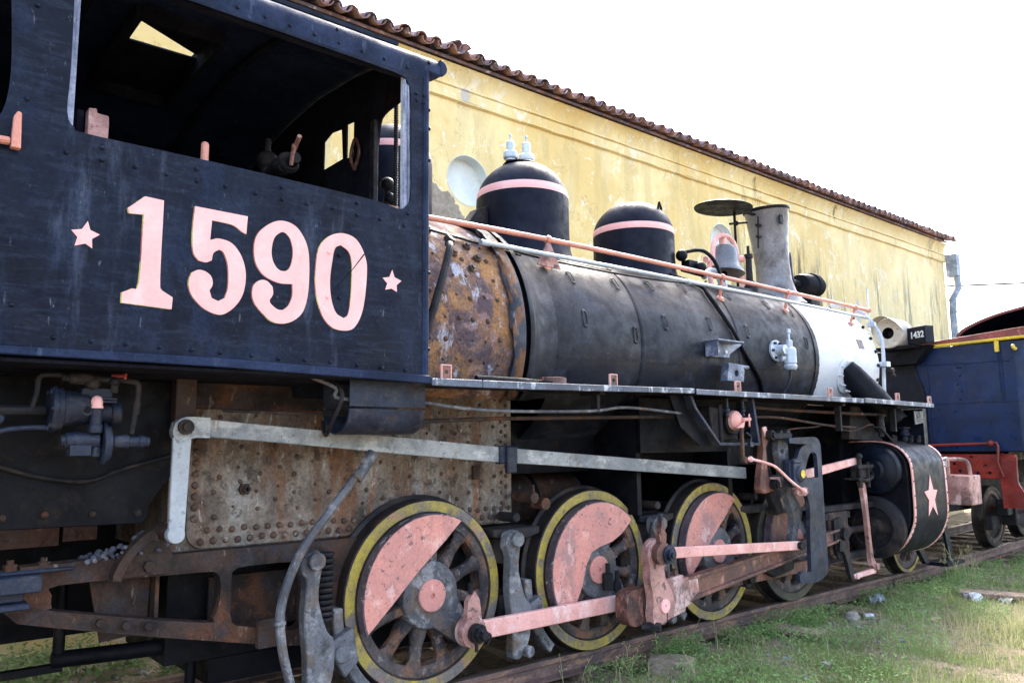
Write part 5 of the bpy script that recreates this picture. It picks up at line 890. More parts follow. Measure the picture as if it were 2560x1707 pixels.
w = MB(); o_ = [(5.064, 1.955), (5.20, 1.955), (5.25, 1.86), (5.555, 1.575), (6.118, 1.570), (6.055, 1.955), (6.085, 1.955), (6.150, 1.56), (6.140, 1.542), (5.545, 1.546), (5.20, 1.86), (5.10, 1.90)]
w.plate([(5.17, 1.955), (5.215, 1.955), (5.265, 1.86), (5.563, 1.578), (6.113, 1.573), (6.045, 1.955), (6.075, 1.955), (6.143, 1.57), (6.135, 1.548), (5.55, 1.552), (5.235, 1.85)], -1.33, -1.26); pb = build('pump_bracket', w, 'bluegrey', L, .004)
w = MB(); w.plate([(5.02, 1.955), (5.17, 1.953), (5.55, 1.554), (5.40, 1.55), (5.15, 1.70)], -1.25, -1.22); w.bx(5.0, 6.2, -.95, -.92, 1.5, 1.95); build('bracket_web', w, 'black', pb)
w = MB(); w.plate([(5.58, 1.88), (5.76, 1.87), (5.76, 1.60), (5.60, 1.61)], -1.22, -1.0); w.bx(5.77, 6.0, -1.20, -1.02, 1.60, 1.87); w.lathe([(0, .10), (.03, .11), (.05, .11)], (5.88, -1.20, 1.75), (0, -1, 0), 22); w.cyl((5.72, -1.22, 1.56), (5.72, -1.22, 1.90), .022); build('mechanical_lubricator', w, 'blackdust', L, .008)
w = MB(); w.lathe([(0, .085), (.03, .08), (.055, .055), (.065, .001)], (5.875, -1.25, 1.765), (0, -1, 0), 22, close=False); w.cyl((5.90, -1.32, 1.77), (6.0, -1.33, 1.775), .018, n=8); w.plate([(5.80, 1.70), (5.93, 1.76), (5.91, 1.71), (5.88, 1.68)], -1.33, -1.29); w.cyl((5.97, -1.34, 1.71), (5.97, -1.34, 1.82), .009, n=6); build('ratchet_cover', w, 'pink', L, .004)
w = MB()
for x in (5.74, 5.97): w.cyl((x, -1.28, 1.80), (x, -1.28, 1.95), .014, n=6); w.ball((x, -1.28, 1.85), .024); w.ball((x, -1.28, 1.81), .02)
w.tube([(5.93, -1.33, 1.66), (5.96, -1.34, 1.64), (6.0, -1.33, 1.62), (5.98, -1.33, 1.56), (5.97, -1.33, 1.54)], .008, 6); w.box((5.98, -1.34, 1.56), (.05, .02, .04)); build('lubricator_fitting', w, 'bluegrey', L)
# radius rod, valve stem, combination lever, crosshead, guides
w = MB(); w.plate([(6.84, 1.335), (7.0, 1.30), (7.06, 1.302), (7.40, 1.334), (8.12, 1.405), (8.20, 1.41), (8.21, 1.345), (7.43, 1.252), (7.0, 1.21), (6.84, 1.22)], -1.17, -1.13); rr1 = build('radius_rod', w, 'pink', L, .006)
w = MB(); w.bx(8.05, 8.38, -1.23, -1.20, 1.30, 1.335); w.bx(8.05, 8.38, -1.10, -1.07, 1.30, 1.335); w.bx(8.05, 8.10, -1.23, -1.07, 1.18, 1.20); w.tube([(8.1, -1.20, 1.20), (8.22, -1.21, 1.17), (8.38, -1.20, 1.20), (8.55, -1.12, 1.24)], .022); w.cyl((8.13, -1.20, 1.1), (8.13, -1.20, 1.42), .024, n=8); w.cyl((8.30, -1.20, 1.1), (8.30, -1.20, 1.36), .022, n=8); w.ball((8.13, -1.2, 1.42), .035); w.box((8.2, -1.15, 1.25), (.14, .1, .10)); w.cyl((8.18, -1.12, 1.26), (8.8, -1.12, 1.27), .028); build('valve_stem_guide', w, 'blackdust', L)
w = MB(); w.plate(smooth2([(8.13, 1.16), (8.20, 1.16), (8.245, 1.10), (8.27, .80), (8.31, .38), (8.40, .31), (8.41, .265), (8.33, .25), (8.29, .29), (8.245, .36), (8.22, .75), (8.17, 1.08)], 2, 55), -1.20, -1.155); w.cyl((8.36, -1.22, .285), (8.36, -1.13, .285), .035, n=10); build('combination_lever', w, 'dpink', L, .006)
w = MB(); w.plate([(7.90, .252), (8.35, .27), (8.37, .24), (8.35, .215), (7.92, .205)], -1.19, -1.155); w.cyl((7.95, -1.21, .228), (7.95, -1.13, .228), .028, n=10); build('union_link', w, 'pink', L, .005)
w = MB(); w.plate(smooth2([(7.68, .60), (7.77, .58), (7.84, .50), (7.88, .40), (7.93, .28), (7.99, .22), (7.96, .185), (7.88, .19), (7.83, .28), (7.79, .40), (7.74, .48), (7.66, .50)], 3, 55), -1.18, -1.14); w.plate(smooth2([(7.64, .80), (7.78, .82), (7.84, .72), (7.82, .45), (7.70, .42), (7.64, .52)], 2, 55), -1.15, -1.07); w.cyl((7.80, -1.19, .655), (7.80, -1.05, .655), .06, n=16); build('crosshead_arm', w, 'blackdust', L, .006)
w = MB(); w.bx(7.55, 8.62, -1.10, -1.0, .875, .935); w.bx(7.55, 8.05, -1.11, -.99, .80, .865); w.bx(7.58, 8.60, -1.09, -1.01, .375, .44); w.bx(6.7, 7.58, -1.0, -.98, .90, .94); build('crosshead_guide', w, 'blackdust', L, .005)
w = MB(); w.bx(7.60, 7.98, -1.12, -.98, .46, .87); w.bx(7.62, 7.98, -1.13, -1.0, .42, .46); ch = build('crosshead', w, 'frame', L, .01)
w = MB(); w.cyl((7.90, -1.05, .66), (8.6, -1.05, .66), .036); w.lathe([(0, .06), (.03, .07), (.10, .07), (.11, .05)], (7.94, -1.05, .66), (1, 0, 0), 16); build('piston_rod', w, 'frame', L)
# cylinder block
cyc = [(-.80, 1.56), (-1.05, 1.565), (-1.22, 1.545), (-1.34, 1.49), (-1.42, 1.40), (-1.45, 1.29), (-1.455, 1.0), (-1.45, .78), (-1.42, .66), (-1.36, .54), (-1.27, .44), (-1.16, .37), (-1.0, .33), (-.80, .33)]
w = MB(); w.plate(smooth2([(y*.985, z) for y, z in cyc], 3, 60), 8.68, 9.62, axis='x'); cy = build('cylinder_casing', w, 'black', L, .01, ang=40)
def wrapband(name, x0, x1, off, m):
    P0 = [Vector((y, z)) for y, z in crs([Vector((a, b)) for a, b in cyc], 4)]; c_ = Vector((-.9, .95)); w = MB(); O0 = []; O1 = []
    for p in P0:
        dd_ = (p-c_).normalized(); q = p+dd_*off; O0.append(p+dd_*(off-.012)); O1.append(q)
    w.plate([(q.x, q.y) for q in O1]+[(q.x, q.y) for q in O0[::-1]], x0, x1, axis='x'); return build(name, w, m, cy, ang=50)
wrapband('cylinder_wrap', 8.74, 9.56, .010, 'bluedark'); wrapband('wrap_trim', 8.725, 8.765, .016, 'pink'); wrapband('wrap_trim', 9.55, 9.585, .016, 'pink')
w = MB()
for x in (8.745, 9.567):
    for i, p in enumerate(crs([Vector((a, b)) for a, b in cyc[1:-1]], 2)[::1]):
        w.lathe([(0, .008), (.006, .008)], (x, p.x-.018 if p.x < -1.2 else p.x, p.y+(.014 if p.y > 1.4 else 0)), (0, -1, 0), 6)
o = build('trim_screws', w, 'blackdust', cy); o['kind'] = 'stuff'
st = [(9.055, 1.19), (9.115, 1.035), (9.215, 1.03), (9.135, .925), (9.18, .755), (9.07, .86), (8.955, .76), (8.99, .925), (8.89, 1.02), (9.005, 1.035)]
w = MB(); w.plate([(a+.10, b+.01) for a, b in st], -1.4705, -1.4655); o = build('painted_star', w, 'digit', cy); o['label'] = 'pink star on the cylinder'
w = MB(); w.lathe([(-.02, .20), (0, .26), (.06, .27), (.10, .25), (.11, .21), (.12, .20), (.13, .12), (.16, .10), (.16, .001)], (8.69, -1.13, 1.27), (-1, 0, 0), 36, close=False); build('valve_chest_head', w, 'bluedark', cy, ang=45)
w = MB(); w.lathe([(-.02, .32), (.04, .335), (.08, .33), (.10, .29), (.11, .22), (.09, .21), (.09, .11), (.16, .10), (.17, .001)], (8.69, -1.07, .66), (-1, 0, 0), 40, close=False)
build('cylinder_head', w, 'blackdust', cy, ang=45)
w = MB(); w.lathe([(0, .05), (.02, .05), (.02, .042), (.06, .040), (.07, .06), (.10, .062), (.105, .05), (.14, .05), (.145, .07), (.165, .07), (.17, .03)], (9.50, -1.08, 1.57), (0, 0, 1), 18); build('drain_pot', w, 'bluegrey', L)
w = MB()
for x, y in ((8.82, -1.24), (8.95, -1.20), (9.36, -1.20), (9.46, -1.24)): w.lathe([(0, .03), (.04, .03), (.045, .02), (.08, .018)], (x, y, 1.56), (0, -.3, 1), 8)
build('chest_bolt', w, 'blackdust', cy)
w = MB(); w.plate([(8.35, 1.60), (8.42, 1.96), (8.62, 1.96), (9.15, 1.57)], -1.0, -.90); w.tube([(8.50, -1.10, 1.74), (8.56, -1.25, 1.72), (8.72, -1.30, 1.56)], .014, 6, False); w.lathe([(0, .03), (.05, .03), (.06, .05), (.12, .04), (.2, .035), (.22, .05), (.24, .03)], (8.62, -1.22, 1.62), (0, 0, 1), 10); build('saddle_gusset', w, 'blackdust', L, .006)
w = MB(); w.bx(8.5, 9.6, -.80, .8, .9, 1.7); build('saddle', w, 'black', L)
w = MB(); w.bx(9.50, 9.59, -1.30, -.5, 1.40, 1.94); build('front_splash_plate', w, 'bluedark', L, .003)
w = MB(); w.plate([(9.24, 1.91), (9.47, 1.91), (9.455, 1.775), (9.245, 1.755)], -1.318, -1.305); pl = build('maker_plate', w, 'plate', L, .003)
w = MB(); c = (9.35, 1.842)
for s0, s1 in (((-.062, 0), (0, .060)), ((0, .060), (.062, 0)), ((.062, 0), (0, -.060)), ((0, -.060), (-.062, 0))):
    p0 = Vector((c[0]+s0[0], c[1]+s0[1])); p1 = Vector((c[0]+s1[0], c[1]+s1[1])); dd_ = (p1-p0).normalized(); nn_ = Vector((-dd_.y, dd_.x))*.0020; p0 = p0+dd_*.007; p1 = p1-dd_*.007
    w.plate([tuple(p0+nn_), tuple(p1+nn_), tuple(p1-nn_), tuple(p0-nn_)], -1.321, -1.3185)
for (x0, z0) in ((.085, .045), (.085, -.05), (-.085, -.07)): w.plate([(c[0]+x0-.012, c[1]+z0-.007), (c[0]+x0+.012, c[1]+z0-.007), (c[0]+x0+.012, c[1]+z0+.007), (c[0]+x0-.012, c[1]+z0+.007)], -1.321, -1.3185)
build('plate_marking', w, 'platemark', pl)
def text_obj(txt, size, name, m, parent, loc, rot, depth=.002, bold=0.0):
    cu = bpy.data.curves.new(name, 'FONT'); cu.body = txt; cu.size = size; cu.extrude = depth; cu.offset = bold; cu.align_x = 'CENTER'; cu.align_y = 'CENTER'
    tmp = bpy.data.objects.new(name, cu); COL.objects.link(tmp); dg = bpy.context.evaluated_depsgraph_get(); me = bpy.data.meshes.new_from_object(tmp.evaluated_get(dg)); bpy.data.objects.remove(tmp)
    me.materials.clear(); me.materials.append(M[m]); o = bpy.data.objects.new(name, me); link(o, parent, loc); o.rotation_euler = rot; return o
text_obj('LGT', .040, 'plate_lettering', 'platemark', pl, (9.35, -1.3195, 1.842), (PI/2, 0, 0), .0015)
# pilot beam and front end
w = MB(); w.bx(10.69, 11.03, -1.30, 1.30, .78, 1.145); bmn = build('pilot_beam', w, 'dpink', L, .012)
w = MB(); w.tube([(10.70, -1.05, 1.15), (10.70, -1.05, 1.32), (10.72, -1.0, 1.34), (10.85, -1.15, 1.34), (10.88, -1.22, 1.30), (10.88, -1.24, 1.15)], .024, 8); w.bx(10.66, 10.74, -1.02, -.94, 1.15, 1.33); w.bx(10.6, 10.8, -1.0, -.9, 1.15, 1.17); build('uncoupling_lever', w, 'dpink', L)
w = MB(); w.bx(9.6, 10.69, -.55, .55, .5, 1.0); w.bx(9.55, 10.3, -.72, -.62, .62, .75); w.plate([(9.55, .6), (9.7, .6), (10.1, .12), (10.0, .12)], -1.0, -.95); w.bx(10.5, 11.0, -.4, .4, .3, .8); build('front_frame', w, 'blackdust', L)
w = MB(); w.plate([(10.35, .85), (10.45, .85), (10.68, .12), (10.55, .12)], -1.05, -1.02); w.bx(10.1, 10.6, -1.2, -.95, .10, .14); build('front_step', w, 'bluedark', L)
w = MB(); w.tube([(9.70, -1.38, 1.36), (9.85, -1.38, 1.38), (9.86, -1.30, 1.28)], .014, 6, False); w.bx(9.80, 9.90, -1.36, -1.34, 1.27, 1.37); build('cylinder_cock_pipe', w, 'silver', L)
# hose, brake hangers, springs
w = MB(); w.tube([(2.50, -.98, 1.535), (2.43, -1.0, 1.44), (2.352, -1.0, 1.374), (2.204, -1.0, 1.202), (2.053, -1.0, 1.019), (1.965, -1.0, .848), (1.919, -1.0, .679), (1.929, -1.0, .524), (1.955, -1.0, .40), (1.991, -1.0, .28), (2.05, -1.0, .1)], .026, 10); hs_ = build('brake_hose', w, 'hub', L)
w = MB(); w.cyl((2.50, -.98, 1.535), (2.44, -.99, 1.46), .038, n=8); w.cyl((2.40, -1.0, 1.42), (2.37, -1.0, 1.385), .042, n=8); w.cyl((2.435, -1.0, 1.45), (2.38, -1.0, 1.39), .032); w.cyl((1.915, -1.0, .61), (1.915, -1.0, .63), .035); build('hose_coupling', w, 'hub', hs_, .003)
def hanger(x0, first=False):
    w = MB(); a = x0
    w.plate(smooth2([(a-.045, .95), (a+.03, .985), (a+.075, .93), (a+.06, .86), (a+.045, .70), (a+.10, .52), (a+.15, .45), (a+.14, .25), (a+.06, .12), (a-.02, .12), (a-.02, .35), (a-.045, .60), (a-.035, .80), (a-.07, .88)], 3, 60), -.93, -.85); w.cyl((a+.015, -.97, .92), (a+.015, -.82, .92), .052, n=18); w.cyl((a+.11, -.97, .155), (a+.11, -.82, .155), .04, n=12)
    o = build('brake_hanger', w, 'hub', L, .012)
    w = MB(); cx = x0+.92; P = [(cx+.66*math.cos(math.radians(t)), .61+.66*math.sin(math.radians(t))) for t in range(180, 232, 6)]; Q = [(cx+.73*math.cos(math.radians(t)), .61+.73*math.sin(math.radians(t))) for t in range(180, 232, 6)]
    w.plate(P+Q[::-1], -.82, -.70); w.plate([(x0+.12, .42), (x0+.30, .50), (x0+.34, .30), (x0+.25, .22)], -.88, -.80); w.cyl((x0+.22, -.90, .36), (x0+.22, -.8, .36), .05, n=18); build('brake_shoe', w, 'hub', o, .008)
hanger(2.14); hanger(3.66); hanger(5.22); 
w = MB()
for i in range(12): w.lathe([(0, .062), (.012, .07), (.024, .062)], (2.27, -.80, .55+i*.034), (0, 0, 1), 16)
build('brake_spring', w, 'blackdust', L)
for xx in (3.80, 5.36, 6.80):
    w = MB(); w.plate([(xx-.22, .98), (xx+.22, .98), (xx+.22, .93), (xx+.10, .90), (xx-.10, .90), (xx-.22, .93)], -.80, -.60); w.bx(xx-.10, xx+.10, -.70, -.6, .2, .5); w.cyl((xx-.05, -.86, 1.06), (xx-.05, -.66, 1.06), .035, n=10); build('spring_saddle', w, 'blackdust', L, .008)
w = MB(); w.cyl((3.93, -.85, 1.19), (3.93, -.6, 1.19), .04, n=10); w.cyl((4.05, -.84, 1.14), (4.05, -.6, 1.14), .045, n=10); w.cyl((3.96, -.8, 1.15), (3.96, -.8, 1.28), .01); build('blowdown_cock', w, 'frame', L)
w = MB(); w.tube([(5.05, -1.0, .95), (5.02, -1.0, .80), (5.03, -1.02, .45)], .012, 6); w.lathe([(0, .03), (.08, .03), (.09, .02), (.16, .018)], (4.70, -.93, .44), (0, 0, 1), 8); w.lathe([(0, .045), (.12, .045), (.13, .02), (.2, .018)], (4.63, -.90, .46), (0, 0, 1), 10); build('grease_cup', w, 'blackdust', L)
rb = MB(); R3 = random.Random(5)
for i in range(70):
    t = R3.random(); p = Vector((1.0+t*.42, -.66+R3.uniform(-.1, .12), 1.01+t*.17*R3.random()*.9)); s_ = R3.uniform(.008, .020)
    rb.ball(p, s_, (R3.uniform(-1, 1), R3.uniform(-1, 1), 1), 6, R3.uniform(.5, 1))
tag(build('coal_ash_heap', rb, 'clinker', ang=5), 'small heap of grey clinker lying on the rear frame beside the white lever', 'rubble', kind='stuff')
# ------------------------------------------------------------------ own tender (only a sliver shows at the left)
td = thing('tender', (-2, 0, 0), 'dark tender coupled behind the cab at the left edge of the picture', 'tender')
w = MB(); w.bx(-6, -.35, -1.42, 1.42, 1.15, 3.6); build('tank', w, 'cab', td, .03)
w = MB(); w.bx(-.05, .0, -1.30, -1.22, 1.2, 3.9); w.bx(-.30, .05, -1.40, 1.40, 1.0, 1.14); build('tender_post', w, 'blackdust', td)
w = MB(); w.bx(-6, .25, -.8, .8, .75, .99); build('tender_frame', w, 'frame', td)

# ------------------------------------------------------------------ tender of locomotive 1432
T = thing('blue_tender', (13.5, 0, 0), 'deep blue tender with red beam and yellow pipe ahead of the black locomotive', 'tender')
TX = 12.25
body = rrect(TX, TX+5, -1.56, 1.85, .16, 5)
w = MB(); w.plate(body, 1.43, 2.93, axis='z'); tk = build('tank', w, 'blue', T, ang=40)
w = MB(); w.plate(rrect(TX-.012, TX+5, -1.572, 1.86, .17, 5), 2.105, 2.112, axis='z'); w.plate(rrect(TX-.006, TX+5, -1.566, 1.86, .165, 5), 1.852, 1.858, axis='z'); w.bx(TX-.008, TX+.001, -.27, -.262, 1.43, 2.92); build('tank_seam', w, 'blue', tk)
w = MB()
for i in range(40): w.lathe([(0, .014), (.010, .010), (.014, .001)], (TX-.001, -1.35+i*.036, 2.66+.003*i*.2), (-1, 0, 0), 6, close=False)
for i in range(26): 
    for yy in (-1.22, -1.255): w.lathe([(0, .015), (.010, .010), (.014, .001)], (TX-.001, yy, 2.10+i*.031), (-1, 0, 0), 6, close=False)
for (y_, z_) in ((-.68, 2.62), (-.72, 2.62), (-.70, 2.5), (-.66, 2.38), (-.71, 2.28), (-.68, 2.16), (-.2, 2.3), (-.3, 1.9), (.1, 2.2), (-.6, 2.0), (-.1, 2.0)): w.lathe([(0, .020), (.014, .013), (.018, .001)], (TX-.001, y_, z_), (-1, 0, 0), 6, close=False)
o = build('tank_rivets', w, 'blue', tk); o['kind'] = 'stuff'
w = MB(); w.plate(smooth2([(.60, 1.43), (.60, 2.935), (-.02, 2.925), (-.03, 2.84), (-.08, 2.72), (-.125, 2.60), (-.14, 2.5), (-.17, 2.43), (-.20, 2.30), (-.215, 2.1), (-.215, 1.43)], 3, 60), TX-.03, TX-.0125, axis='x'); build('end_shade_sheet', w, 'bluedark', T)  # dark sheet standing in for the wavy-edged shade on the tank end
w = MB(); w.plate([(-.10, 2.955), (-.14, 3.005), (-1.58, 3.105), (-1.58, 2.975)], TX-.03, TX+.03, axis='x'); w.bx(TX+.03, TX+5, -1.58, -1.54, 2.96, 3.09); build('top_rail', w, 'redtrim', T, .004)
w = MB()
for i in range(46): w.lathe([(0, .010), (.006, .006)], (TX-.03, -.18-i*.030, 3.0+i*.0021), (-1, 0, 0), 5)
o = build('rail_rivets', w, 'redtrim', T); o['kind'] = 'stuff'
w = MB(); w.tube([(TX-.04, -.11, 2.945), (TX-.04, -.8, 2.955), (TX-.04, -1.45, 2.965), (TX-.02, -1.58, 2.965), (TX+.1, -1.60, 2.965)], .022, 8); w.bx(TX-.06, TX-.03, -1.25, -1.20, 2.79, 2.94); w.tube([(TX-.03, -1.42, 2.86), (TX-.08, -1.44, 2.83), (TX-.06, -1.46, 2.80)], .025, 8); build('yellow_pipe', w, 'yelpaint', T)
w = MB(); w.bx(TX-.06, TX+.1, -1.56, 1.85, 1.415, 1.43); w.bx(TX+.1, TX+5, -1.2, 1.5, 1.30, 1.415); build('tender_deck', w, 'black', T)
w = MB(); w.bx(TX-.05, TX+.02, -1.33, 1.60, 1.045, 1.385); rbm = build('end_beam', w, 'red', T, .01)
w = MB(); R4 = random.Random(9)
for i in range(11): 
    w.lathe([(0, .018), (.01, .012)], (TX-.05, -.35-R4.random()*.85, 1.1+R4.random()*.24), (-1, 0, 0), 8)
build('beam_bolt', w, 'red', rbm)
w = MB()
for (y_, z_) in ((-.78, 1.34), (-.62, 1.15), (-.85, 1.12), (-.95, 1.22), (-1.0, 1.13), (-.55, 1.25)): w.lathe([(0, .022), (.003, .022)], (TX-.05, y_, z_), (-1, 0, 0), 10)
build('beam_hole', w, 'black', rbm)
w = MB(); w.plate(smooth2([(-1.17, 1.40), (-1.36, 1.34), (-1.345, 1.10), (-1.36, .98), (-1.42, .85), (-1.40, .67), (-1.15, .66), (-1.14, 1.0)], 3, 55), TX-.09, TX-.06, axis='x'); build('corner_step', w, 'red', T, .004)
w = MB(); w.tube([(TX-.12, .25, 1.50), (TX-.12, -1.06, 1.53), (TX-.14, -1.15, 1.54), (TX-.16, -1.17, 1.48), (TX-.14, -1.14, 1.28), (TX-.12, -1.19, 1.08)], .018, 8, False); w.ball((TX-.12, -1.07, 1.53), .045); build('uncoupling_rod', w, 'red', T)
w = MB(); w.tube([(TX-.05, .18, 1.98), (TX-.08, .16, 1.90), (TX-.08, .0, 1.90), (TX-.05, -.02, 1.98)], .02, 6, False); w.bx(TX-.04, TX-.02, .0, .22, 2.1, 2.13); build('yellow_grab', w, 'yelpaint', T)
for (wx, wy) in ((13.30, -.62), (15.1, -.45)):
    wheel(wx, wy, .45, 0, .33, 'tyre', parent=T, name='tender_wheel'); w = MB(); w.lathe([(-.06, .34), (-.04, .32), (-.05, .16), (.02, .14), (.03, .001)], (wx, wy, .45), (0, -1, 0), 30, close=False); build('wheel_disc', w, 'frame', T)
w = MB(); w.bx(12.9, 15.6, -.95, -.80, .50, .72); w.bx(13.1, 13.5, -.98, -.78, .35, .70); w.bx(12.4, 17, -.35, .9, .55, 1.3); w.bx(12.7, 13.0, -.8, -.7, .3, .5); build('bogie_frame', w, 'blackdust', T, .01)
w = MB(); w.plate([(-1.2, .62), (-1.55, .70), (-1.55, .66), (-1.2, .56)], 12.5, 12.9, axis='x'); w.bx(13.0, 14.2, -1.6, -1.2, .35, .42); build('step_board', w, 'dpink2', T)
# headlight with number boards
H = bpy.data.objects.new('headlight', None); link(H, T, (11.95, .07, 3.16)); HC = (11.80, .075, 3.165)
w = MB(); w.lathe([(0, .215), (.012, .225), (.33, .225), (.34, .20), (.34, .001)], HC, (1, 0, 0), 36, close=False); w.ring([(.004, .086), (-.004, .216), (.012, .216)], HC, (1, 0, 0), 36); build('lamp_case', w, 'cream', H, ang=45)
w = MB(); w.lathe([(.01, .088), (.05, .086), (.12, .05), (.13, .001)], HC, (1, 0, 0), 28, close=False); build('lamp_opening', w, 'black', H)
w = MB()
P = []
for j in range(2):
    row = []
    for i in range(25):
        a = math.radians(-10+200*i/24); hood = .25*max(0, math.sin(a+.0))**.8; row.append((HC[0]+.01-(hood if j else 0), HC[1]-.228*math.cos(a), HC[2]+.228*math.sin(a)))
    P.append(row)
w.loft(P); w.loft([[(p[0], (p[1]-HC[1])*.98+HC[1], (p[2]-HC[2])*.98+HC[2]) for p in r] for r in P]); build('lamp_hood', w, 'cream', H, ang=60)
w = MB()
for t in range(5): w.cyl((HC[0]-.008, HC[1]+.15*math.cos(t*1.26+.3), HC[2]+.15*math.sin(t*1.26+.3)), (HC[0]+.0, HC[1]+.15*math.cos(t*1.26+.3), HC[2]+.15*math.sin(t*1.26+.3)), .007, n=6)
build('lamp_screw', w, 'frame', H)
nb = Matrix.Rotation(math.radians(-22), 3, 'Z')
w = MB(); w.box((11.95, -.325, 3.10), (.16, .34, .25), nb); nbx = build('number_box', w, 'bluedark', H, .006)
w = MB()
def nbp(u, v, d=0.0): return Vector((11.95, -.325, 3.10)) + nb @ Vector((-.08-d, u, v))
for (u0, u1, v0, v1) in ((-.15, .15, .085, .095), (-.15, .15, -.095, -.085), (-.155, -.147, -.095, .095), (.147, .155, -.095, .095)):
    w.box(nbp((u0+u1)/2, (v0+v1)/2, .003), (.006, u1-u0, v1-v0), nb)
build('number_box_frame', w, 'blackdust', nbx)
text_obj('1432', .128, 'painted_number', 'white', nbx, nbp(-.018, 0, .003), (PI/2, 0, -PI/2-math.radians(22)), .0015, .004)
w = MB(); w.box((11.98, 0, 2.94), (.3, .6, .05)); w.plate([(-.02, 2.96), (-.42, 2.96), (-.2, 2.7), (.2, 2.7)], 12.0, 12.2, axis='x'); build('lamp_bracket', w, 'black', H)
# cab roof arch of that locomotive
K = thing('blue_locomotive', (18, 0, 0), 'dark arched cab of the locomotive behind the blue tender at the right edge', 'locomotive')
AX = 16.5
ap = [(.95, 3.40), (.90, 3.58), (.80, 3.70), (.62, 3.79), (.40, 3.87), (.12, 3.945), (-.31, 4.02), (-.8, 4.07), (-1.3, 4.03), (-1.8, 3.8), (-2.0, 3.5)]
sa = [(p.x, p.y) for p in crs([Vector(q) for q in ap], 4)]
w = MB(); w.plate(sa+[(y*.97-.01, z-.045) for y, z in sa][::-1], AX, AX+.06, axis='x'); build('roof_edge', w, 'redtrim', K)
w = MB(); w.loft([[(AX+.05, y, z+.002) for y, z in sa], [(AX+3, y, z+.002) for y, z in sa]]); w.plate(sa+[(-2.0, 1.2), (.95, 1.2)], AX+2.0, AX+2.05, axis='x'); build('cab_roof', w, 'bluedark', K, ang=60)
w = MB(); w.bx(AX, AX+2, -2.0, -1.96, 1.2, 3.4); w.bx(AX, AX+2, .90, .95, 1.2, 3.4); w.bx(AX, AX+2.5, -1.9, .9, 1.0, 1.2); w.bx(AX+2, AX+9, -1.2, .6, 1.2, 2.9); build('cab_body', w, 'blue', K)
w = MB(); w.tube([(TX+2, -.15, 3.2), (TX+2, -.3, 3.28), (TX+2, -.6, 3.27)], .02, 6); build('coal_pusher', w, 'redtrim', T)
# overhead wire
w = MB(); w.tube([(22, 3.2, 5.62), (26, -1, 5.75), (31, -6, 6.4)], .026, 5); w.tube([(22, 3.4, 4.2), (26, 2, 4.1), (30, 1, 4.2)], .01, 5); tag(build('overhead_wire', w, 'wire'), 'thin dark wire crossing the white sky right of the drainpipe', 'wire')

# ------------------------------------------------------------------ ground litter and stones
def rock(name, c, s_, m, label, cat, seed, group=None, cl_=.8):
    R = random.Random(seed); bm = bmesh.new(); bmesh.ops.create_icosphere(bm, subdivisions=3, radius=1)
    ph = [R.uniform(0, 6) for _ in range(6)]
    for v in bm.verts:
        p = v.co; k_ = 1+.18*math.sin(p.x*3+ph[0])*math.cos(p.y*3+ph[1])+.10*math.sin(p.z*5+ph[2]+p.x*4)+R.uniform(-.03, .03)
        v.co = Vector((max(-cl_, min(cl_, p.x*k_))*s_[0]*.8/cl_, max(-cl_, min(cl_, p.y*k_))*s_[1]*.8/cl_, max(-.7, min(.72, p.z*k_))*s_[2]))
    me = bpy.data.meshes.new(name); bm.to_mesh(me); bm.free(); me.polygons.foreach_set('use_smooth', [True]*len(me.polygons)); me.set_sharp_from_angle(angle=math.radians(28)); me.materials.append(M[m])
    o = bpy.data.objects.new(name, me); link(o, None, c); o.rotation_euler = (R.uniform(-.1, .1), R.uniform(-.1, .1), R.uniform(0, .6)); return tag(o, label, cat, group)
o = rock('concrete_block', (5.0, -1.20, -.15), (.17, .21, .13), 'concrete', 'broken mossy concrete block lying against the near rail below the main rod', 'concrete block', 1, None, .5)
rock('stone', (7.75, -1.22, -.13), (.09, .07, .06), 'stone', 'round brown stone in the grass beside the crumpled can', 'stone', 2)
rock('stone', (7.6, -1.30, -.14), (.06, .06, .04), 'stone', 'flat grey stone left of the round brown stone', 'stone', 3)
rock('stone', (6.0, -1.9, -.14), (.05, .04, .03), 'stone', 'pale brown stone nearest the bottom edge of the picture', 'stone', 4)
rock('stone', (2.0, 2.05, -.13), (.08, .06, .05), 'stone', 'stone on the bare earth seen under the rear frame', 'stone', 5)
w = MB(); w.box((6.78, -1.14, -.125), (.22, .55, .05), Matrix.Rotation(.12, 3, 'Z')); tag(build('plank', w, 'wood', None, .008), 'short weathered board lying across a sleeper end below the fourth driving wheel', 'plank')
w = MB(); w.box((9.9, -1.75, -.12), (.25, .7, .05), Matrix.Rotation(.35, 3, 'Z')); tag(build('plank', w, 'wood', None, .008), 'weathered board half hidden in grass beyond the cylinders', 'plank')
def crumple(name, c, s_, m, label, cat, seed, group=None):
    R = random.Random(seed); w = MB(); n = 7; V = []
    for i in range(n):
        for j in range(n): V.append((c[0]+(i/(n-1)-.5)*s_[0]+R.uniform(-.1, .1)*s_[0], c[1]+(j/(n-1)-.5)*s_[1]+R.uniform(-.1, .1)*s_[1], c[2]+R.uniform(0, 1)*s_[2]))
    w.add(V, [(i*n+j, (i+1)*n+j, (i+1)*n+j+1, i*n+j+1) for i in range(n-1) for j in range(n-1)])
    w.add([(v[0], v[1], v[2]-.006) for v in V], [(i*n+j, i*n+j+1, (i+1)*n+j+1, (i+1)*n+j) for i in range(n-1) for j in range(n-1)])
    return tag(build(name, w, m, None, 0, 20), label, cat, group)
crumple('plastic_bag', (9.45, -1.72, -.17), (.15, .17, .14), 'litterw', 'white plastic bag caught in the grass at right', 'plastic bag', 1)
crumple('plastic_scrap', (9.75, -1.9, -.17), (.12, .10, .06), 'litterw', 'small white plastic scrap right of the white bag', 'litter', 2)
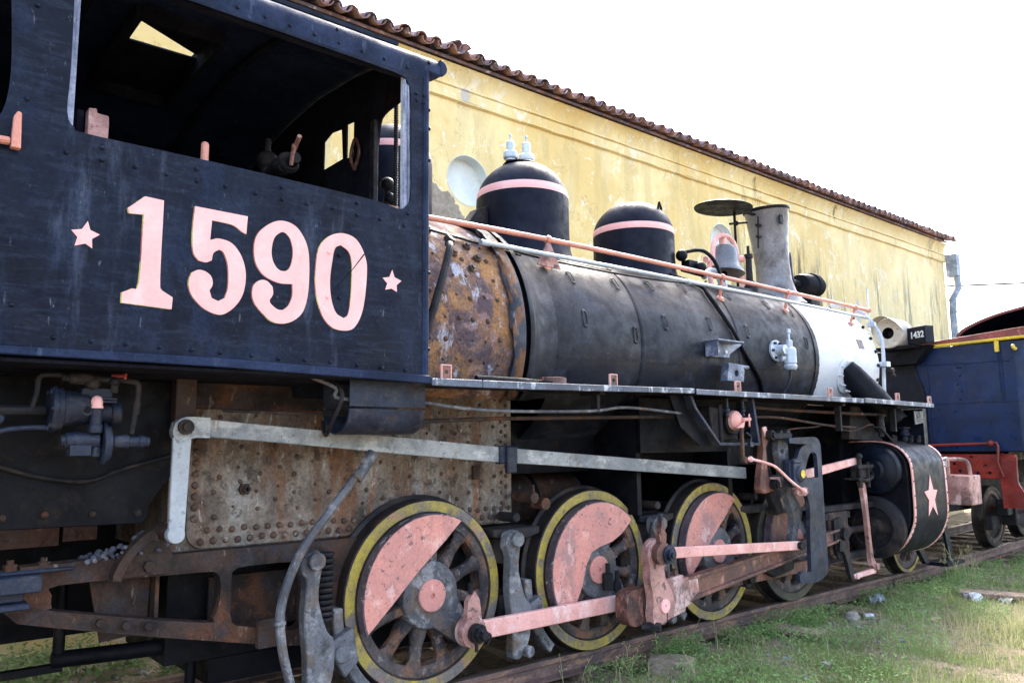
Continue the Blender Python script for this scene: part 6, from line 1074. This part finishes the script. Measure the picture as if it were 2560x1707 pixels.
crumple('plastic_scrap', (5.95, -1.60, -.16), (.09, .08, .03), 'litterg', 'pale green plastic scrap in the grass nearest the concrete block', 'litter', 3)
crumple('plastic_scrap', (7.2, -1.95, -.15), (.05, .03, .02), 'litterb', 'bright blue plastic strip in the grass', 'litter', 4)
crumple('plastic_scrap', (5.6, -1.95, -.16), (.05, .02, .02), 'litterb', 'blue plastic scrap near the bottom edge of the picture', 'litter', 5)
crumple('paper_scrap', (8.2, -1.8, -.14), (.18, .06, .03), 'leaf', 'pale dry leaf lying on the grass', 'leaf', 6)
crumple('foil_scrap', (8.72, -1.0, -.16), (.16, .12, .10), 'zinc', 'crumpled grey foil on the sleeper under the union link', 'litter', 7)
w = MB(); w.lathe([(0, .024), (.008, .027), (.08, .026), (.09, .02)], (7.95, -1.24, -.15), (.6, -.8, .05), 14); tag(build('crushed_can', w, 'litterw', None, .003), 'small white can lying in the grass below the cylinders', 'can')

# ------------------------------------------------------------------ vegetation (numpy built)
def veg(name, V, F, m, label, cat):
    me = bpy.data.meshes.new(name); me.vertices.add(len(V)); me.vertices.foreach_set('co', V.astype(np.float32).ravel())
    k_ = F.shape[1]; me.loops.add(F.size); me.loops.foreach_set('vertex_index', F.astype(np.int32).ravel()); me.polygons.add(len(F)); me.polygons.foreach_set('loop_start', (np.arange(len(F))*k_).astype(np.int32)); me.polygons.foreach_set('loop_total', np.full(len(F), k_, np.int32)); me.update(calc_edges=True)
    me.materials.append(M[m]); o = bpy.data.objects.new(name, me); link(o, None, (0, 0, 0)); return tag(o, label, cat, kind='stuff')
def smoothnoise(x, y, s, seed):
    r = np.random.default_rng(seed); o = np.zeros_like(x)
    for i in range(7):
        a, b = r.normal(size=2)*s*(1+i*.35); o += np.sin(a*x+b*y+r.uniform(0, 6.28))/(1+i*.2)
    return o/3.2
def blades(P, h, w0, lean, seed):
    r = np.random.default_rng(seed); n = len(P); a = r.uniform(0, 2*PI, n); l = r.uniform(0, 1, n)*lean*h; d = np.stack([np.cos(a), np.sin(a)], 1); b = r.uniform(0, 2*PI, n); e = np.stack([np.cos(b), np.sin(b)], 1)*w0[:, None]/2
    V = np.zeros((n, 5, 3)); V[:, 0, :2] = P[:, :2]-e; V[:, 1, :2] = P[:, :2]+e; V[:, 0, 2] = V[:, 1, 2] = P[:, 2]-.01
    mid = P[:, :2]+d*(l*.35)[:, None]; V[:, 2, :2] = mid+e*.8; V[:, 3, :2] = mid-e*.8; V[:, 2, 2] = V[:, 3, 2] = P[:, 2]+h*.55; V[:, 4, :2] = P[:, :2]+d*l[:, None]; V[:, 4, 2] = P[:, 2]+h*(1-.25*lean*r.uniform(0, 1, n))
    i = np.arange(n)[:, None]*5; F = np.concatenate([i+np.array([[0, 1, 2]]), i+np.array([[0, 2, 3]]), i+np.array([[3, 2, 4]])], 0); return V.reshape(-1, 3), F
def scatter(n, x0, x1, y0, y1, seed, dens=None):
    r = np.random.default_rng(seed); x = r.uniform(x0, x1, n); y = r.uniform(y0, y1, n); k_ = np.ones(n, bool)
    if dens is not None: k_ = r.uniform(0, 1, n) < dens(x, y)
    x, y = x[k_], y[k_]; return np.stack([x, y, gz(x, y)], 1)
def lawn(x, y):
    d = np.clip(.38+.95*smoothnoise(x, y, 2.3, 3)+.25*smoothnoise(x, y, 5.5, 31), .03, 1); near = np.clip((-y-.80)/.25, 0, 1); return d*near
P = scatter(230000, 3.6, 15, -4.2, -.80, 11, lawn); r_ = np.random.default_rng(1)
h = (.022+.050*r_.uniform(0, 1, len(P))**1.8)*(1+.5*smoothnoise(P[:, 0], P[:, 1], .9, 8)); h = np.clip(h, .015, .16)
V, F = blades(P, h, .0035+.004*r_.uniform(0, 1, len(P)), 1.0, 2); veg('grass', V, F, 'grass', 'short green grass growing along the near rail', 'grass')
P = scatter(40000, 14, 40, -12, -.6, 12); r_ = np.random.default_rng(2); h = .06+.12*r_.uniform(0, 1, len(P)); V, F = blades(P, h, .008+.01*r_.uniform(0, 1, len(P)), .9, 3); veg('distant_grass', V, F, 'grass', 'grass continuing beside the track beyond the blue tender', 'grass')
def dryd(x, y): return np.clip(.9-((x-8.9)/2.2)**2-((y+2.6)/.85)**2+.5*smoothnoise(x, y, 3, 9), 0, 1)*.6+.04+.10*np.clip(smoothnoise(x, y, 2.5, 19), 0, 1)
P = scatter(60000, 4, 13, -3.9, -1.0, 13, dryd); r_ = np.random.default_rng(3); h = .04+.17*r_.uniform(0, 1, len(P))**1.5; V, F = blades(P, h, .0025+.0025*r_.uniform(0, 1, len(P)), .95, 4); veg('dry_grass', V, F, 'dry', 'pale dry straw grass at the right of the picture', 'grass')
def leaves(P, sz, hmax, seed):
    r = np.random.default_rng(seed); n = len(P); c = P.copy(); c[:, 2] += hmax*r.uniform(.1, 1, n)**1.3; u = r.normal(size=(n, 3)); u[:, 2] *= .5; u /= np.linalg.norm(u, axis=1)[:, None]; v = np.cross(u, r.normal(size=(n, 3))*np.array([.5, .5, 1])+np.array([0, 0, .6])); v /= np.linalg.norm(v, axis=1)[:, None]
    s = sz*r.uniform(.5, 1.3, n)[:, None]; V = np.stack([c-u*s, c+v*s*.45-u*s*.1, c+u*s, c-v*s*.45-u*s*.1], 1).reshape(-1, 3); F = np.arange(n)[:, None]*4+np.array([[0, 1, 2, 3]]); return V, F
def clumps(centres, n, rad, seed):
    r = np.random.default_rng(seed); c = np.array(centres); k_ = r.integers(0, len(c), n); a = r.uniform(0, 2*PI, n); d = rad*np.sqrt(r.uniform(0, 1, n))*c[k_, 2]; x = c[k_, 0]+d*np.cos(a)*1.3; y = c[k_, 1]+d*np.sin(a)*.8; return np.stack([x, y, gz(x, y)], 1)
cl = [(6.35, -.98, 1), (6.9, -.95, .9), (7.35, -.92, 1.2), (5.35, -1.0, .8), (5.25, -1.45, 1), (4.9, -1.6, .8), (5.6, -1.85, 1.2), (6.5, -1.5, 1), (9.4, -1.15, 1.8), (9.9, -1.2, 1.7), (10.5, -1.2, 1.5), (8.8, -1.35, 1.2), (8.2, -1.6, 1), (11.3, -1.4, 1.5), (12.5, -1.5, 1.5), (7.5, -1.9, 1), (6.9, -2.2, 1), (5.0, -2.1, 1), (5.9, -2.3, 1), (10.8, -2.0, 1.5), (9.9, -.95, 1.6), (7.0, -1.65, .9), (8.6, -2.1, 1)]
cl += [(4.6+i*.42, -1.02-.12*math.sin(i*2.3), .8+.3*math.sin(i*1.7)) for i in range(0, 22, 2)]
P = clumps(cl, 30000, .30, 5); V, F = leaves(P, .013, .17, 6); veg('weeds', V, F, 'weed', 'leafy green weeds in clumps along the rail', 'weeds')
P = scatter(120000, 3.6, 14, -3.8, -.82, 15, lambda x, y: np.clip(.10+.95*smoothnoise(x, y, 2.6, 21), .02, 1)); V, F = leaves(P, .008, .05, 7); veg('clover', V, F, 'leafgreen', 'low broad leaved ground cover in the grass', 'ground cover')
# far side of the track, seen under the frame
P = scatter(12000, -1, 6, 1.0, 2.9, 16, lambda x, y: np.clip(.1+.9*smoothnoise(x, y, 2.0, 5), 0, 1)); r_ = np.random.default_rng(5); V, F = blades(P, .03+.07*r_.uniform(0, 1, len(P)), .006+.004*r_.uniform(0, 1, len(P)), 1, 8); veg('far_grass', V, F, 'weed', 'sparse green grass between the track and the yellow building', 'grass')
P = clumps([(1.5, 2.5, 1), (1.25, 2.2, 1), (1.8, 1.9, .8), (2.3, 1.5, .8), (2.7, 1.3, .6), (1.2, 1.6, .6)], 2600, .32, 25); V, F = leaves(P, .03, .22, 26); veg('far_weeds', V, F, 'leafgreen', 'bright green weeds seen beneath the rear frame', 'weeds')
# twiggy stalks with dry seed heads
def stalks(cs, n, seed, hmax):
    r = random.Random(seed); w = MB()
    for _ in range(n):
        cx, cy_, rad = r.choice(cs); a = r.uniform(0, 2*PI); d = rad*math.sqrt(r.random()); x = cx+d*math.cos(a); y = cy_+d*math.sin(a)*.6; z = float(gz(x, y)); hh = hmax*r.uniform(.45, 1); lx, ly = r.uniform(-.3, .3)*hh, r.uniform(-.3, .3)*hh
        tip = Vector((x+lx, y+ly, z+hh)); w.tube([(x, y, z-.02), (x+lx*.3, y+ly*.3, z+hh*.5), tip], .0018, 3, True)
        for q in range(r.randint(2, 6)):
            t = r.uniform(.55, 1); b = Vector((x+lx*t, y+ly*t, z+hh*t)); e = b+Vector((r.uniform(-.05, .05), r.uniform(-.05, .05), r.uniform(.0, .05))); w.tube([b, e], .0012, 3, False); w.ball(e, r.uniform(.003, .006), n=4)
    return w
w = stalks([(4.55, -.98, .15), (4.75, -1.0, .15), (4.3, -.95, .2), (5.1, -.98, .3), (5.7, -.95, .3), (6.1, -1.0, .3), (4.9, -1.5, .4)], 26, 3, .26); tag(build('dry_stalks', w, 'dry', ang=60), 'thin dry weed stalks with seed heads against the near rail', 'weeds', kind='stuff')
w = stalks([(10.6, -1.0, .3), (11.0, -1.1, .35), (10.3, -1.3, .3)], 22, 4, .5); tag(build('tall_dry_stalks', w, 'dry', ang=60), 'tall dry weed stalks growing below the pink pilot beam', 'weeds', kind='stuff')
w = MB(); Rt = random.Random(14)
for i in range(520):
    x = Rt.uniform(3.8, 12); y = -.86-abs(Rt.gauss(0, .8)); a = Rt.uniform(0, PI); l = Rt.uniform(.03, .14); z = float(gz(x, y))+Rt.uniform(.004, .03)
    w.tube([(x, y, z), (x+math.cos(a)*l*.5, y+math.sin(a)*l*.5, z+Rt.uniform(0, .02)), (x+math.cos(a)*l, y+math.sin(a)*l, z+Rt.uniform(-.01, .02))], Rt.uniform(.0015, .004), 4, False)
tag(build('twigs', w, 'wood', ang=60), 'dry brown twigs and stems lying in the grass', 'twigs', kind='stuff')
w = MB(); Rg = random.Random(12)
for i in range(1500):
    x = Rg.uniform(3.8, 12); y = -.85-abs(Rg.gauss(0, .9)); s_ = Rg.uniform(.006, .022); z = float(gz(x, y)); w.ball((x, y, z+s_*.2), s_, (Rg.uniform(-1, 1), Rg.uniform(-1, 1), 1), 5, Rg.uniform(.5, .9))
for i in range(500):
    x = Rg.uniform(-.5, 5); y = Rg.uniform(1.0, 2.8); s_ = Rg.uniform(.01, .03); z = float(gz(x, y)); w.ball((x, y, z+s_*.2), s_, (Rg.uniform(-1, 1), Rg.uniform(-1, 1), 1), 5, Rg.uniform(.5, .9))
tag(build('gravel', w, 'stone', ang=10), 'small stones scattered over the earth along the track', 'gravel', kind='stuff')
for o in COL.objects:
    n_ = o.name.split('.')[0]
    if o.parent is None and o.get('kind') is None and n_ in ('stone', 'plank', 'plastic_scrap'):
        o['group'] = {'stone': 'loose stones beside the track', 'plank': 'old boards lying by the near rail', 'plastic_scrap': 'plastic scraps in the grass'}[n_]
